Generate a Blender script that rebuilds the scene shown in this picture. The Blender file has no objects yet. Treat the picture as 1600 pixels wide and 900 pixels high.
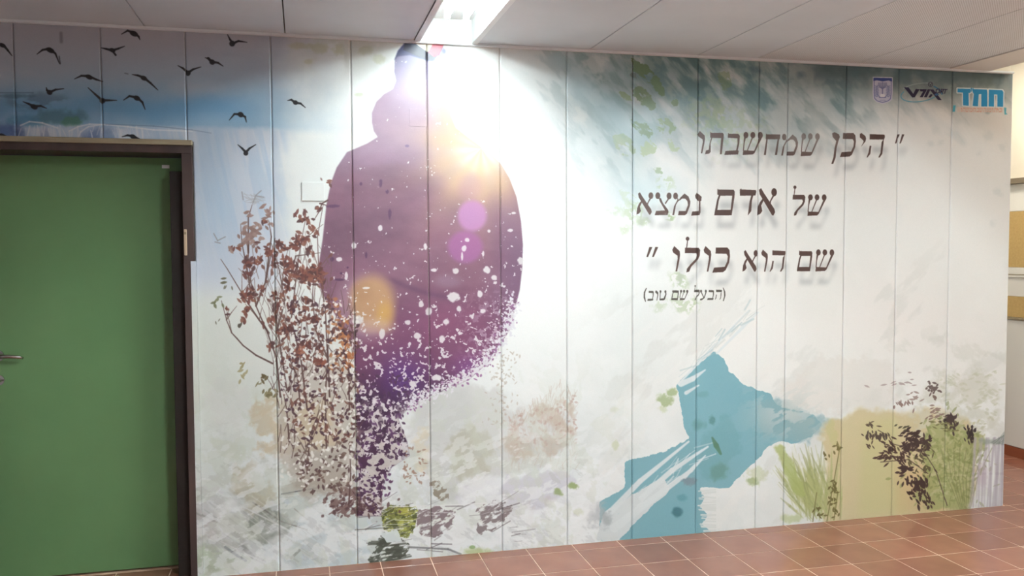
import bpy, bmesh, math, random
import numpy as np
from mathutils import Vector, Matrix

# ------------------------------------------------------------------ camera, world, exposure
scene = bpy.context.scene
COL = scene.collection
F_PX, YAW, PITCH, ROLL, CAM_D, CAM_Z = 1346.62, -.239245, -.048029, -.0044883, 4.3107, 1.5844
def cam_axes():
    cy, sy, cp, sp = math.cos(YAW), math.sin(YAW), math.cos(PITCH), math.sin(PITCH)
    fwd = Vector((-sy*cp, cy*cp, sp)); right = Vector((cy, sy, 0)); up = right.cross(fwd)
    cr, sr = math.cos(ROLL), math.sin(ROLL)
    return cr*right+sr*up, -sr*right+cr*up, fwd
AR, AU, AF = cam_axes()
cam = bpy.data.cameras.new('camera'); camo = bpy.data.objects.new('camera', cam); COL.objects.link(camo)
cam.sensor_width = 36.0; cam.lens = 36.0*F_PX/1600.0; cam.clip_start = .05
m = Matrix((AR, AU, -AF)).transposed().to_4x4(); m.translation = (0, -CAM_D, CAM_Z)
camo.matrix_world = m
scene.camera = camo
w = bpy.data.worlds.new('world'); scene.world = w; w.use_nodes = True
w.node_tree.nodes['Background'].inputs[0].default_value = (.8, .85, .9, 1)
w.node_tree.nodes['Background'].inputs[1].default_value = .05
vs = scene.view_settings
vs.view_transform = 'Standard'; vs.look = 'None'; vs.gamma = 1; vs.use_curve_mapping = False
vs.exposure = 1.05

LAMP_NEAR = 47.0      # tubes of the troffer over the mural
LAMP_ROOM = 135.0      # tubes of the other troffers
LAMP_RIGHT = 240.0    # the one before the lettering
LAMP_CORR = 11.0      # corridor round the corner

# ------------------------------------------------------------------ helpers
def lin(c):
    return tuple(((v/255.)/12.92 if v/255. <= .04045 else ((v/255.+.055)/1.055)**2.4) for v in c)
def mat(name, rgb, rough=.5, metal=0, spec=.5, noise=None, emit=None, coat=0, bump=None):
    m = bpy.data.materials.new(name); m.use_nodes = True
    nt = m.node_tree; b = nt.nodes['Principled BSDF']
    c = (*lin(rgb), 1)
    b.inputs['Base Color'].default_value = c
    b.inputs['Roughness'].default_value = rough; b.inputs['Metallic'].default_value = metal
    b.inputs['Specular IOR Level'].default_value = spec
    if coat: b.inputs['Coat Weight'].default_value = coat; b.inputs['Coat Roughness'].default_value = .12
    tc = nt.nodes.new('ShaderNodeTexCoord')
    if noise:                       # (scale, rgb2, stretch)
        n = nt.nodes.new('ShaderNodeTexNoise'); n.inputs['Scale'].default_value = noise[0]; n.inputs['Detail'].default_value = 5
        mp = nt.nodes.new('ShaderNodeMapping'); mp.inputs['Scale'].default_value = noise[2] if len(noise) > 2 else (1, 1, 1)
        nt.links.new(tc.outputs['Object'], mp.inputs[0]); nt.links.new(mp.outputs[0], n.inputs['Vector'])
        r = nt.nodes.new('ShaderNodeValToRGB'); r.color_ramp.elements[0].position = .35; r.color_ramp.elements[1].position = .65
        r.color_ramp.elements[0].color = c; r.color_ramp.elements[1].color = (*lin(noise[1]), 1)
        nt.links.new(n.outputs[0], r.inputs[0]); nt.links.new(r.outputs[0], b.inputs['Base Color'])
    if bump:
        n2 = nt.nodes.new('ShaderNodeTexNoise'); n2.inputs['Scale'].default_value = bump[0]; n2.inputs['Detail'].default_value = 3
        nt.links.new(tc.outputs['Object'], n2.inputs['Vector'])
        bp = nt.nodes.new('ShaderNodeBump'); bp.inputs['Strength'].default_value = bump[1]; bp.inputs['Distance'].default_value = .002
        nt.links.new(n2.outputs[0], bp.inputs['Height']); nt.links.new(bp.outputs[0], b.inputs['Normal'])
    if emit:
        b.inputs['Emission Color'].default_value = (*emit[0], 1); b.inputs['Emission Strength'].default_value = emit[1]
    return m

def add_box(bm, x0, x1, y0, y1, z0, z1, bev=0.0):
    vs_ = [bm.verts.new(p) for p in ((x0,y0,z0),(x1,y0,z0),(x1,y1,z0),(x0,y1,z0),(x0,y0,z1),(x1,y0,z1),(x1,y1,z1),(x0,y1,z1))]
    fs = [bm.faces.new([vs_[i] for i in q]) for q in ((0,3,2,1),(4,5,6,7),(0,1,5,4),(1,2,6,5),(2,3,7,6),(3,0,4,7))]
    if bev:
        es = set(e for f in fs for e in f.edges)
        bmesh.ops.bevel(bm, geom=list(es), offset=bev, segments=2, affect='EDGES', profile=.5)
def add_tube(bm, pts, r, n=12):
    pts = [Vector(p) for p in pts]; rings = []
    for i, p in enumerate(pts):
        t = (pts[min(i+1, len(pts)-1)]-pts[max(i-1, 0)]).normalized()
        a = t.orthogonal().normalized() if i == 0 else (a-t*a.dot(t)).normalized()
        b = t.cross(a); rr = r[i] if isinstance(r, (list, tuple)) else r
        rings.append([bm.verts.new(p+rr*(math.cos(k*2*math.pi/n)*a+math.sin(k*2*math.pi/n)*b)) for k in range(n)])
    for i in range(len(rings)-1):
        for k in range(n):
            bm.faces.new((rings[i][k], rings[i][(k+1) % n], rings[i+1][(k+1) % n], rings[i+1][k]))
    bm.faces.new(rings[0][::-1]); bm.faces.new(rings[-1])
def obj(name, bm, material, parent=None, smooth=False):
    bmesh.ops.recalc_face_normals(bm, faces=bm.faces)
    me = bpy.data.meshes.new(name); bm.to_mesh(me); bm.free()
    me.materials.append(material)
    if smooth:
        for p in me.polygons: p.use_smooth = True
    o = bpy.data.objects.new(name, me); COL.objects.link(o)
    if parent: o.parent = parent; o.matrix_parent_inverse = parent.matrix_world.inverted()
    return o
def box(name, dims, material, parent=None, bev=0.0):
    bm = bmesh.new(); add_box(bm, *dims, bev=bev); return obj(name, bm, material, parent)
def empty(name, loc=(0, 0, 0)):
    o = bpy.data.objects.new(name, None); COL.objects.link(o); o.location = loc; o.empty_display_size = .1
    o.matrix_world = Matrix.Translation(loc)
    return o
def tag(o, label, cat, group=None):
    o['label'] = label; o['category'] = cat
    if group: o['group'] = group
    return o
def struct(o, label=None):
    o['kind'] = 'structure'
    if label: o['label'] = label
    return o
H = 2.6
# ------------------------------------------------------------------ the print on the mural (computed, flat ink on the panels)
MX0, MX1, MZ = -1.40, 4.14, 2.60
PW, PH = 2560, 1200
_C = np.array([0, -CAM_D, CAM_Z]); _R, _U, _F = (np.array(v) for v in (AR, AU, AF))
def to_photo(X, Z):
    """wall metres -> survey sheet coordinates of the print (1600 x 900)"""
    vx, vy, vz = X-_C[0], -_C[1], Z-_C[2]
    d = vx*_F[0]+vy*_F[1]+vz*_F[2]
    return 800+F_PX*(vx*_R[0]+vy*_R[1]+vz*_R[2])/d, 450-F_PX*(vx*_U[0]+vy*_U[1]+vz*_U[2])/d
def to_tex(pts):
    p = np.asarray(pts, float).reshape(-1, 2)
    d = _F[None]+np.outer((p[:, 0]-800)/F_PX, _R)-np.outer((p[:, 1]-450)/F_PX, _U)
    t = -_C[1]/d[:, 1]; X = _C[0]+t*d[:, 0]; Z = _C[2]+t*d[:, 2]
    return np.stack([(X-MX0)/(MX1-MX0)*PW-.5, (1-Z/MZ)*PH-.5], 1)
_tx = MX0+(np.arange(PW)+.5)/PW*(MX1-MX0); _tz = MZ*(1-(np.arange(PH)+.5)/PH)
PX, PY = to_photo(_tx[None, :], _tz[:, None]); PX = PX.astype(np.float32); PY = PY.astype(np.float32)
IMG = np.empty((PH, PW, 3), np.float32)
nrng = np.random.RandomState(11)
_lat = nrng.rand(256, 256).astype(np.float32)
def vnoise(x, y):
    xi = np.floor(x).astype(np.int32); yi = np.floor(y).astype(np.int32)
    fx = x-xi; fy = y-yi; fx = fx*fx*(3-2*fx); fy = fy*fy*(3-2*fy)
    a = _lat[yi & 255, xi & 255]; b = _lat[yi & 255, (xi+1) & 255]; c = _lat[(yi+1) & 255, xi & 255]; d = _lat[(yi+1) & 255, (xi+1) & 255]
    return (a*(1-fx)+b*fx)*(1-fy)+(c*(1-fx)+d*fx)*fy
def fbm(x, y, s, octv=4, rot=0.0, st=1.0, seed=0):
    """fractal noise; s = feature size, rot = stroke direction (deg), st = stretch along it"""
    c, sn = math.cos(math.radians(rot)), math.sin(math.radians(rot))
    u = (x*c+y*sn)/(s*st)+seed*17.3; v = (-x*sn+y*c)/s+seed*31.7
    r = np.zeros_like(x); a = .5; tot = 0
    for o in range(octv):
        r += a*vnoise(u, v); tot += a; u = u*2.03+7.1; v = v*2.03+3.7; a *= .55
    return r/tot
def ss(a, b, x):
    t = np.clip((x-a)/(b-a), 0, 1); return t*t*(3-2*t)
def region(x0, y0, x1, y1, pad=0):
    t = to_tex([(x0-pad, y0-pad), (x1+pad, y0-pad), (x1+pad, y1+pad), (x0-pad, y1+pad)])
    a, b = np.floor(t.min(0)).astype(int), np.ceil(t.max(0)).astype(int)+1
    a = np.clip(a, 0, [PW, PH]); b = np.clip(b, 0, [PW, PH])
    return slice(a[1], b[1]), slice(a[0], b[0])
def mix(sl, m, col):
    m = m[..., None]; IMG[sl] = IMG[sl]*(1-m)+np.asarray(col, np.float32)*m
def pmask(poly, sl, sub=1, holes=()):
    """coverage of a polygon given in sheet coordinates, over the texel block sl"""
    y0, y1, x0, x1 = sl[0].start, sl[0].stop, sl[1].start, sl[1].stop
    out = np.zeros((y1-y0, x1-x0), np.float32)
    polys = [to_tex(poly)]+[to_tex(h) for h in holes]
    for sy in range(sub):
        yy = np.arange(y0, y1)+(sy+.5)/sub-.5
        for sx in range(sub):
            xx = np.arange(x0, x1)+(sx+.5)/sub-.5
            ins = np.zeros(out.shape, bool)
            for P in polys:
                Q = np.roll(P, -1, 0)
                for (ax, ay), (bx, by) in zip(P, Q):
                    if ay == by: continue
                    lo, hi = (ay, by) if ay < by else (by, ay)
                    rows = np.nonzero((yy >= lo) & (yy < hi))[0]
                    if len(rows) == 0: continue
                    xc = ax+(yy[rows]-ay)*(bx-ax)/(by-ay)
                    ins[rows] ^= xx[None, :] < xc[:, None]
            out += ins
    return out/(sub*sub)
def blur(a, r, n=2):
    r = int(r)
    if r < 1: return a
    for _ in range(n):
        for ax in (0, 1):
            pad = [(0, 0), (0, 0)]; pad[ax] = (r+1, r)
            c = np.cumsum(np.pad(a, pad, mode='edge'), axis=ax, dtype=np.float64)
            k = 2*r+1; N = a.shape[ax]
            a = ((c[k:k+N]-c[:N]) if ax == 0 else (c[:, k:k+N]-c[:, :N]))/k
            a = a.astype(np.float32)
    return a
def fill(poly, col, alpha=1.0, soft=0, sub=1, rough=0.0, rs=14, tex=None, holes=()):
    """rough wobbles the outline by noise; tex = function(x, y) giving extra coverage 0..1"""
    p = np.asarray(poly, float); pad = soft*3+rough+3
    sl = region(p[:, 0].min(), p[:, 1].min(), p[:, 0].max(), p[:, 1].max(), pad)
    if sl[0].start >= sl[0].stop or sl[1].start >= sl[1].stop: return
    m = pmask(poly, sl, sub, holes)
    if soft or rough: m = blur(m, max(1, (soft+rough)*1.25))
    if rough:
        n = fbm(PX[sl], PY[sl], rs, 4, seed=len(poly)); e = .05 if not soft else .25
        m = ss(.5-e, .5+e, m+(n-.5)*1.6*np.clip(1-abs(m-.5)*1.2, 0, 1))
    if tex is not None: m = m*tex(PX[sl], PY[sl])
    mix(sl, np.clip(m*alpha, 0, 1), col)
def blob(cx, cy, rx, ry, col, alpha=1.0, hard=.15, rough=0., rs=12, rot=0, tex=None, seed=0):
    R = max(rx, ry)*(1.5+rough); sl = region(cx-R, cy-R, cx+R, cy+R)
    if sl[0].start >= sl[0].stop or sl[1].start >= sl[1].stop: return
    x, y = PX[sl]-cx, PY[sl]-cy; c, s = math.cos(math.radians(rot)), math.sin(math.radians(rot))
    u, v = (x*c+y*s)/rx, (-x*s+y*c)/ry
    d = np.sqrt(u*u+v*v)
    if rough: d = d+(fbm(PX[sl], PY[sl], rs, 4, seed=seed)-.5)*2*rough
    m = 1-ss(1-hard, 1+hard*.3, d)
    if tex is not None: m = m*tex(PX[sl], PY[sl])
    mix(sl, m*alpha, col)
def line(pts, w, col, alpha=1.0, soft=.6):
    p = np.asarray(pts, float)
    ws = w if isinstance(w, (list, tuple)) else [w]*len(p)
    mw = max(ws)+2
    for i in range(len(p)-1):
        a, b = p[i], p[i+1]
        sl = region(min(a[0], b[0]), min(a[1], b[1]), max(a[0], b[0]), max(a[1], b[1]), mw)
        if sl[0].start >= sl[0].stop or sl[1].start >= sl[1].stop: continue
        d = b-a; L2 = d@d+1e-6
        x, y = PX[sl]-a[0], PY[sl]-a[1]; t = np.clip((x*d[0]+y*d[1])/L2, 0, 1)
        r = np.sqrt((x-t*d[0])**2+(y-t*d[1])**2); hw = (ws[i]*(1-t)+ws[i+1]*t)/2
        mix(sl, np.clip((hw-r)/soft+.5, 0, 1)*alpha, col)
def leaf(cx, cy, L, W, ang, col, alpha=1.0):
    sl = region(cx-L, cy-L, cx+L, cy+L)
    if sl[0].start >= sl[0].stop or sl[1].start >= sl[1].stop: return
    c, s = math.cos(ang), math.sin(ang); x, y = PX[sl]-cx, PY[sl]-cy
    u, v = (x*c+y*s)/L, (-x*s+y*c)/W
    m = np.clip((1-np.abs(v)*1.0-u*u)*2.5, 0, 1)
    mix(sl, m*alpha, col)
def C(*v): return np.array(v, np.float32)

# -- ground tone
full = (slice(0, PH), slice(0, PW))
nA = fbm(PX, PY, 150, 5, seed=1); nB = fbm(PX, PY, 45, 4, seed=2); nC = fbm(PX, PY, 9, 3, seed=3)
IMG[:] = C(233, 236, 234)
mix(full, ss(.42, .72, nA)*.5, C(220, 224, 221)); mix(full, ss(.55, .8, nB)*.35, C(242, 243, 240))
# broad colour zones
mix(full, ss(950, 1150, PX)*.5*(1-ss(560, 700, PY)), C(238, 233, 226))
mix(full, (1-ss(300, 560, PX))*ss(380, 520, PY)*.5, C(220, 226, 213))
mix(full, ss(600, 760, PY)*(1-ss(900, 1100, PX))*.45, C(220, 228, 231))
# -- sky and sea upper left
skm = (1-ss(380, 560, PX+(nB-.5)*90))*(1-ss(196, 214, PY+(nC-.5)*4))
g = ss(40, 200, PY)[..., None]
sky = C(178, 178, 188)*(1-g)+C(150, 186, 212)*g
band = (np.exp(-((PY-168-(nB-.5)*26)/24)**2)*(1-ss(330, 440, PX)))
m_ = (skm*.95)[..., None]; IMG[:] = IMG*(1-m_)+sky*m_
mix(full, skm*np.clip(band, 0, 1)*.75, C(104, 158, 200))
mix(full, skm*ss(.5, .75, fbm(PX, PY, 60, 4, 0, 3, 4))*.45, C(196, 194, 200))
mix(full, skm*ss(.55, .72, fbm(PX, PY, 46, 4, 0, 3.5, 5))*(1-ss(90, 150, PY))*.35, C(156, 160, 180))
# distant islands
def holes_(s, lo, hi, seed, rot=0, st=1): return lambda x, y: ss(lo, hi, fbm(x, y, s, 4, rot, st, seed))
blob(62, 158, 62, 17, C(92, 116, 140), .55, .7, .5, 22, tex=holes_(14, .35, .55, 6, 0, 2))
blob(95, 183, 46, 15, C(78, 118, 134), .7, .5, .5, 16); blob(112, 190, 18, 9, C(80, 130, 110), .8, .4, .4, 8)
blob(40, 190, 30, 12, C(84, 140, 180), .7, .6, .4, 14); blob(20, 150, 34, 4, C(70, 100, 120), .5, .6, .4, 10)
line([(0, 145), (52, 145)], 1.6, C(80, 104, 128), .6, 1)
# falls: crest arcs and streaks
fm = (1-ss(418, 470, PX+(nB-.5)*40))*ss(192, 204, PY-(PX-100)*.012+(nC-.5)*5)
mix(full, fm*(1-ss(420, 480, PY))*.9, C(206, 212, 224))
st_ = fbm(PX-(PY-200)*.12, PY, 7, 3, 84, 12, 8)
mix(full, fm*(1-ss(300, 460, PY))*ss(.42, .7, st_)*.5, C(176, 198, 220))
mix(full, fm*(1-ss(230, 420, PY))*ss(.45, .7, fbm(PX-(PY-200)*.12, PY, 16, 3, 84, 9, 9))*.45, C(160, 188, 214))
for (x, y, r, cc) in ((8, 206, 24, (70, 100, 160)), (28, 208, 14, (84, 104, 158)), (145, 212, 22, (110, 130, 178)), (168, 210, 18, (130, 150, 186)), (70, 212, 10, (150, 160, 190))):
    blob(x, y, r, 15, C(*cc), .75, .7, .35, 8)
for k in range(46):
    x = 30+nrng.rand()*205; y = 196+nrng.rand()*8
    line([(x, y), (x+nrng.uniform(-6, 10), y+nrng.uniform(9, 26))], nrng.uniform(.8, 2.4), C(228, 228, 232), nrng.uniform(.3, .75), 1.2)
for pts in ([(108, 205), (122, 198), (140, 194), (168, 195), (200, 198), (240, 203), (300, 205)], [(120, 222), (126, 206), (138, 198), (156, 195)], [(32, 196), (46, 190), (66, 192), (90, 200)]):
    line(pts, 2.2, C(232, 232, 236), .8, 1.5)
line([(165, 194), (240, 197), (300, 203), (330, 208)], 1.3, C(110, 130, 160), .6, 1)
# cool haze right of the door
mix(full, np.exp(-((PX-335)/42)**2)*np.exp(-((PY-300)/95)**2)*.6, C(180, 202, 222))
# olive stains top centre
for (x, y, rx, ry) in ((500, 75, 14, 9), (530, 76, 11, 11), (570, 78, 13, 9), (592, 92, 11, 8), (482, 96, 9, 6), (560, 148, 9, 4), (742, 104, 5, 6), (470, 72, 20, 6)):
    blob(x, y, rx, ry, C(176, 178, 140), .5, .6, .5, 7)
mix(full, np.exp(-((PX-540)/90)**2)*(1-ss(80, 140, PY))*.5*ss(.4, .6, nB), C(176, 180, 172))
# -- teal wash top right
d1 = fbm(PX, PY, 38, 5, 52, 2.6, 12); d2 = fbm(PX, PY, 16, 4, 50, 3.2, 13)
top = PY-(60+PX*.03)
tm = ss(760, 940, PX)*(1-ss(20, 175, top+(d1-.5)*150-np.clip(1140-PX, 0, 240)*.32+np.clip(PX-1180, 0, 400)*.22))
mix(full, tm*.85, C(146, 170, 174)); mix(full, tm*ss(.46, .64, d2)*.75, C(102, 134, 138)); mix(full, tm*ss(.52, .66, fbm(PX, PY, 26, 5, 48, 1.6, 14))*.7, C(206, 212, 208))
dk = np.exp(-((PX-1085)/115)**2)*(1-ss(15, 120, top))
mix(full, dk*ss(.34, .56, d2)*.75, C(86, 122, 122))
dk2 = ss(1180, 1300, PX)*(1-ss(8, 62, top+(nB-.5)*50)); mix(full, dk2*.85, C(118, 134, 136)); mix(full, dk2*ss(.45, .62, nB)*.8, C(76, 100, 106))  # top edge band: teal ink with lamp cutoff shade painted in
streak = lambda pts, w, col, a, s=6: line(pts, w, C(*col), a, s)
streak([(872, 92), (905, 132), (950, 175), (1000, 222)], [26, 40, 44, 26], (142, 178, 188), .5, 22)
streak([(1018, 150), (1010, 210), (985, 260)], [30, 34, 20], (150, 180, 184), .4, 22)
blob(1000, 300, 78, 42, C(184, 206, 212), .55, .9, .35, 40); blob(925, 305, 46, 60, C(206, 216, 218), .5, .9, .3, 40)
# green leaf-like strokes
G1 = (88, 118, 74); G2 = (116, 142, 92); G3 = (158, 180, 130)
for poly, col, a in (
    ([(985, 88), (1003, 96), (1022, 112), (1034, 130), (1040, 148), (1034, 152), (1024, 138), (1004, 122), (990, 110)], G1, .85),
    ([(990, 136), (1008, 137), (1020, 150), (1026, 166), (1018, 172), (1000, 162), (991, 150)], G1, .8),
    ([(966, 138), (984, 146), (990, 158), (974, 156)], G2, .75),
    ([(1044, 156), (1052, 152), (1064, 158), (1062, 166), (1052, 164)], G1, .85),
    ([(985, 112), (998, 118), (996, 126), (986, 122)], (92, 108, 96), .8),
    ([(963, 126), (972, 128), (980, 136), (970, 134)], G1, .7),
    ([(1026, 182), (1046, 186), (1056, 200), (1050, 212), (1030, 206), (1024, 194)], G2, .7),
    ([(986, 184), (1008, 192), (1020, 204), (1012, 222), (1000, 206), (990, 196)], G1, .75),
    ([(955, 212), (975, 206), (990, 220), (994, 240), (975, 244), (962, 232)], G2, .6),
    ([(996, 222), (1016, 216), (1030, 232), (1012, 246), (998, 240)], G3, .7),
    ([(1120, 110), (1138, 112), (1146, 132), (1134, 144), (1124, 130)], G2, .45),
    ([(1040, 216), (1056, 220), (1062, 234), (1048, 236)], G3, .6),
    ([(1018, 260), (1034, 262), (1036, 276), (1024, 272)], G2, .6),
    ([(966, 296), (990, 300), (1000, 318), (980, 326)], G3, .35)):
    fill(poly, C(*col), a, soft=0, rough=5, rs=8, tex=holes_(7, .36, .46, 60, 40, 2))
for (x, y, r, a) in ((990, 330, 15, .5), (1002, 345, 9, .5), (1040, 285, 12, .4), (1105, 180, 30, .3), (1150, 205, 40, .22), (960, 330, 9, .35), (1046, 338, 7, .7), (884, 338, 10, .3), (978, 358, 9, .4), (1062, 438, 14, .4), (1068, 474, 18, .35), (1030, 478, 10, .3), (1086, 478, 9, .3)):
    blob(x, y, r*1.35, r*1.1, C(*G3), a*1.2, .6, .6, 8, tex=holes_(6, .42, .52, 66), seed=int(x))
for (x, y, r) in ((1252, 118, 10), (1336, 112, 13), (1352, 110, 8), (1404, 112, 16), (1442, 118, 14), (1485, 122, 16), (1540, 128, 20), (1500, 140, 14), (1180, 110, 12), (1560, 150, 12), (1545, 170, 10), (1380, 146, 8)):
    blob(x, y, r, r*.75, C(84, 112, 120) if r != 20 else C(96, 112, 108), .55, .9, .6, 9, seed=int(x))
for (x, y, r) in ((1462, 202, 8), (1470, 224, 6), (1454, 226, 7), (1545, 212, 9), (1566, 230, 8), (1550, 350, 7), (1560, 300, 8), (1530, 240, 6)):
    blob(x, y, r, r, C(206, 212, 209), .35, .9, .8, 6, seed=int(x))
# -- white glow of the printed sun
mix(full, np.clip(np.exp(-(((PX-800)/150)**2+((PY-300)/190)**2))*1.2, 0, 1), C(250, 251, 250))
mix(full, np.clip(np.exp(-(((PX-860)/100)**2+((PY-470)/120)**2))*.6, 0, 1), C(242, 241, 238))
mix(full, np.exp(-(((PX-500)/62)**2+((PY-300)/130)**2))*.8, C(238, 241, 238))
mix(full, np.exp(-(((PX-1390)/120)**2+((PY-500)/60)**2))*.35, C(240, 229, 224))
# -- lower centre: stone greys, tan bush blotches, lilac water
fill([(632, 642), (690, 606), (735, 592), (760, 600), (800, 640), (880, 640), (890, 700), (850, 730), (780, 742), (740, 790), (700, 795), (668, 745), (640, 700)], C(204, 203, 200), .6, soft=10, rough=12, rs=20)
fill([(640, 600), (720, 585), (742, 640), (735, 690), (660, 690)], C(196, 198, 196), .5, soft=8)
fill([(800, 655), (822, 640), (860, 620), (893, 628), (896, 690), (868, 716), (800, 716), (780, 690)], C(190, 172, 152), .6, soft=6, rough=8, tex=holes_(16, .35, .6, 15, 60, 2))
fill([(694, 700), (740, 660), (770, 690), (760, 748), (712, 750)], C(176, 174, 146), .45, soft=6, rough=8)
fill([(648, 680), (668, 660), (668, 740), (650, 736)], C(222, 208, 178), .6, soft=5, rough=6)
fill([(700, 770), (780, 745), (900, 735), (905, 770), (850, 800), (790, 812), (700, 800)], C(206, 204, 214), .65, soft=8, rough=8)
fill([(818, 780), (880, 768), (880, 830), (820, 842)], C(200, 192, 192), .45, soft=7, rough=8, tex=holes_(10, .4, .6, 16, 110, 2))
for k in range(330):        # faint bush of twigs
    t = nrng.rand(); x = 795+105*t; y = 735-nrng.rand()**.8*(60+75*(1-abs(t-.75)*1.1)); a = nrng.uniform(-1.9, -.9)
    line([(x, y), (x+math.cos(a)*12, y+math.sin(a)*12)], nrng.uniform(.6, 1.6), C(196, 178, 166), nrng.uniform(.2, .5))
for k in range(150):
    x = 795+nrng.rand()*108; y = 590+nrng.rand()*105; 
    if y < 650-(x-795)*.35: continue
    leaf(x, y, nrng.uniform(2, 5), nrng.uniform(1.5, 3), nrng.rand()*3, C(184, 152, 140), .5)
for k in range(110):
    x = 790+nrng.randn()*12; y = 545+nrng.rand()*120
    leaf(x+ (y-560)*-.1, y, nrng.uniform(1.5, 4), nrng.uniform(1, 2), nrng.rand()*3, C(186, 172, 158), .5)
# -- lower left: mottled paint, diagonal strokes
mix(full, (1-ss(560, 640, PX))*ss(560, 700, PY)*ss(.5, .62, fbm(PX, PY, 30, 5, 30, 1.6, 18))*.4, C(204, 210, 190))
mix(full, (1-ss(420, 520, PX))*ss(700, 800, PY)*ss(.5, .62, fbm(PX, PY, 22, 4, 35, 2.2, 19))*.6, C(176, 178, 172))
mix(full, (1-ss(330, 345, PX+(nB-.5)*30))*ss(740, 790, PY)*ss(.45, .6, nB)*.5, C(160, 140, 136))
fill([(392, 640), (420, 600), (450, 640), (470, 700), (440, 730), (400, 700)], C(196, 174, 138), .6, soft=7, rough=9, tex=holes_(14, .3, .55, 20))
fill([(360, 740), (385, 715), (420, 760), (450, 790), (420, 810), (380, 790)], C(178, 168, 138), .55, soft=6, rough=8)
fill([(335, 590), (380, 600), (400, 660), (350, 670), (318, 640)], C(224, 226, 222), .7, soft=9, rough=8)
fill([(308, 740), (365, 790), (375, 850), (330, 850), (310, 800)], C(218, 214, 220), .5, soft=8, rough=8)
fill([(305, 830), (380, 872), (440, 880), (440, 900), (305, 905)], C(190, 204, 176), .6, soft=8, rough=10)
fill([(430, 770), (560, 770), (640, 800), (640, 845), (560, 888), (440, 895), (400, 850)], C(204, 216, 220), .75, soft=9, rough=9)
fill([(385, 822), (400, 800), (425, 793), (450, 805), (462, 822), (450, 840), (420, 850), (400, 842)], C(128, 134, 122), .75, soft=2, rough=6, rs=9, tex=holes_(9, .28, .5, 22, 30, 2))
fill([(450, 745), (500, 733), (560, 745), (556, 756), (480, 770), (430, 776)], C(178, 172, 160), .6, soft=4, rough=5)
for k in range(60):
    x = 310+nrng.rand()*170; y = 770+nrng.rand()*100
    L = nrng.uniform(10, 50); a = math.radians(nrng.uniform(28, 42)); w_ = nrng.random_sample()
    line([(x, y), (x+L*math.cos(a), y+L*math.sin(a))], nrng.uniform(.7, 2.6), C(132, 138, 136) if w_ < .4 else C(240, 243, 241), nrng.uniform(.12, .4), 1.2)
for pts, w_, cc in (([(352, 855), (370, 868), (384, 876)], 4, (96, 104, 112)), ([(380, 855), (395, 870), (412, 878)], 7, (120, 122, 120)), ([(338, 768), (380, 792), (470, 838)], 2, (232, 234, 232)),
    ([(395, 785), (440, 815), (480, 828)], 2, (120, 116, 110)), ([(345, 846), (415, 880)], 1.6, (236, 236, 236)), ([(460, 795), (480, 812)], 2, (118, 112, 108)), ([(440, 772), (520, 758)], 2, (80, 80, 84)), ([(440, 776), (560, 762)], 1.4, (236, 236, 232)), ([(300, 797), (350, 822)], 3, (140, 134, 130)), ([(455, 872), (468, 860)], 4, (128, 132, 130))):
    line(pts, w_, C(*cc), .75, 1.2)
# -- worn, blotted look of the lower third
for (z0, z1, s_, r_, st2, lo, hi, al, cc, sd) in ((560, 720, 30, -30, 1.8, .54, .60, .3, (206, 210, 204), 50), (600, 760, 14, 25, 2.2, .56, .62, .3, (180, 182, 176), 51), (640, 780, 60, -20, 2.0, .50, .60, .7, (244, 247, 247), 52), (600, 760, 11, -25, 2.2, .54, .60, .6, (240, 243, 243), 64), (740, 830, 9, 32, 2.4, .58, .64, .25, (170, 172, 174), 53), (500, 700, 22, 60, 1.4, .55, .62, .3, (206, 212, 196), 54)):
    nn = fbm(PX, PY, s_, 5, r_, st2, sd)
    mix(full, ss(z0, z1, PY)*(1-ss(900, 1060, PX))*ss(lo, hi, nn)*al, C(*cc))
nn = fbm(PX, PY, 34, 5, -45, 2.4, 56); mix(full, ss(880, 1000, PX)*ss(380, 520, PY-(PX-950)*-.1)*ss(.52, .62, nn)*.3, C(206, 206, 200))
nn = fbm(PX, PY, 20, 5, -50, 3, 57); mix(full, ss(880, 980, PX)*(1-ss(1150, 1250, PX))*ss(420, 520, PY)*ss(.56, .62, nn)*.35, C(236, 236, 232))
nn = fbm(PX, PY, 26, 5, 30, 1.6, 58); mix(full, ss(1300, 1450, PX)*ss(480, 560, PY)*ss(.54, .64, nn)*.35, C(206, 206, 196))
# -- lake of blue paint with torn white strokes
lake = [(1116, 549), (1133, 563), (1140, 580), (1163, 601), (1203, 616), (1216, 634), (1240, 640), (1272, 648), (1284, 664), (1268, 682), (1240, 694), (1222, 688), (1196, 700), (1187, 716), (1160, 739), (1140, 762), (1093, 762), (1101, 778), (1094, 790), (1106, 806), (1096, 818), (1113, 831), (1040, 838), (967, 844), (937, 845), (937, 785), (977, 762), (976, 722), (992, 716), (1037, 706), (1079, 684), (1068, 668), (1061, 618), (1056, 601), (1092, 570)]
fill(lake, C(128, 174, 184), 1, soft=0, rough=3, rs=9)
fill([(1190, 620), (1250, 640), (1300, 655), (1280, 690), (1220, 690), (1180, 670)], C(138, 172, 178), .75, soft=7, rough=9)
fill([(1203, 616), (1300, 650), (1400, 640), (1400, 560), (1280, 560)], C(222, 217, 210), .55, soft=9, rough=10)
fill([(1092, 690), (1140, 640), (1160, 700), (1120, 750), (1090, 740)], C(112, 160, 166), .5, soft=7, rough=6)
fill([(930, 845), (944, 800), (1035, 745), (1048, 764), (1000, 810), (967, 845)], C(214, 220, 220), 1, soft=0, rough=3, rs=8, tex=holes_(7, .1, .25, 24, -38, 5))
nn = fbm(PX, PY, 13, 4, -25, 2, 67); mix(full, np.exp(-((PX-1235)/55)**2-((PY-640)/40)**2)*ss(.46, .56, nn)*.75, C(206, 212, 208))
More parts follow.
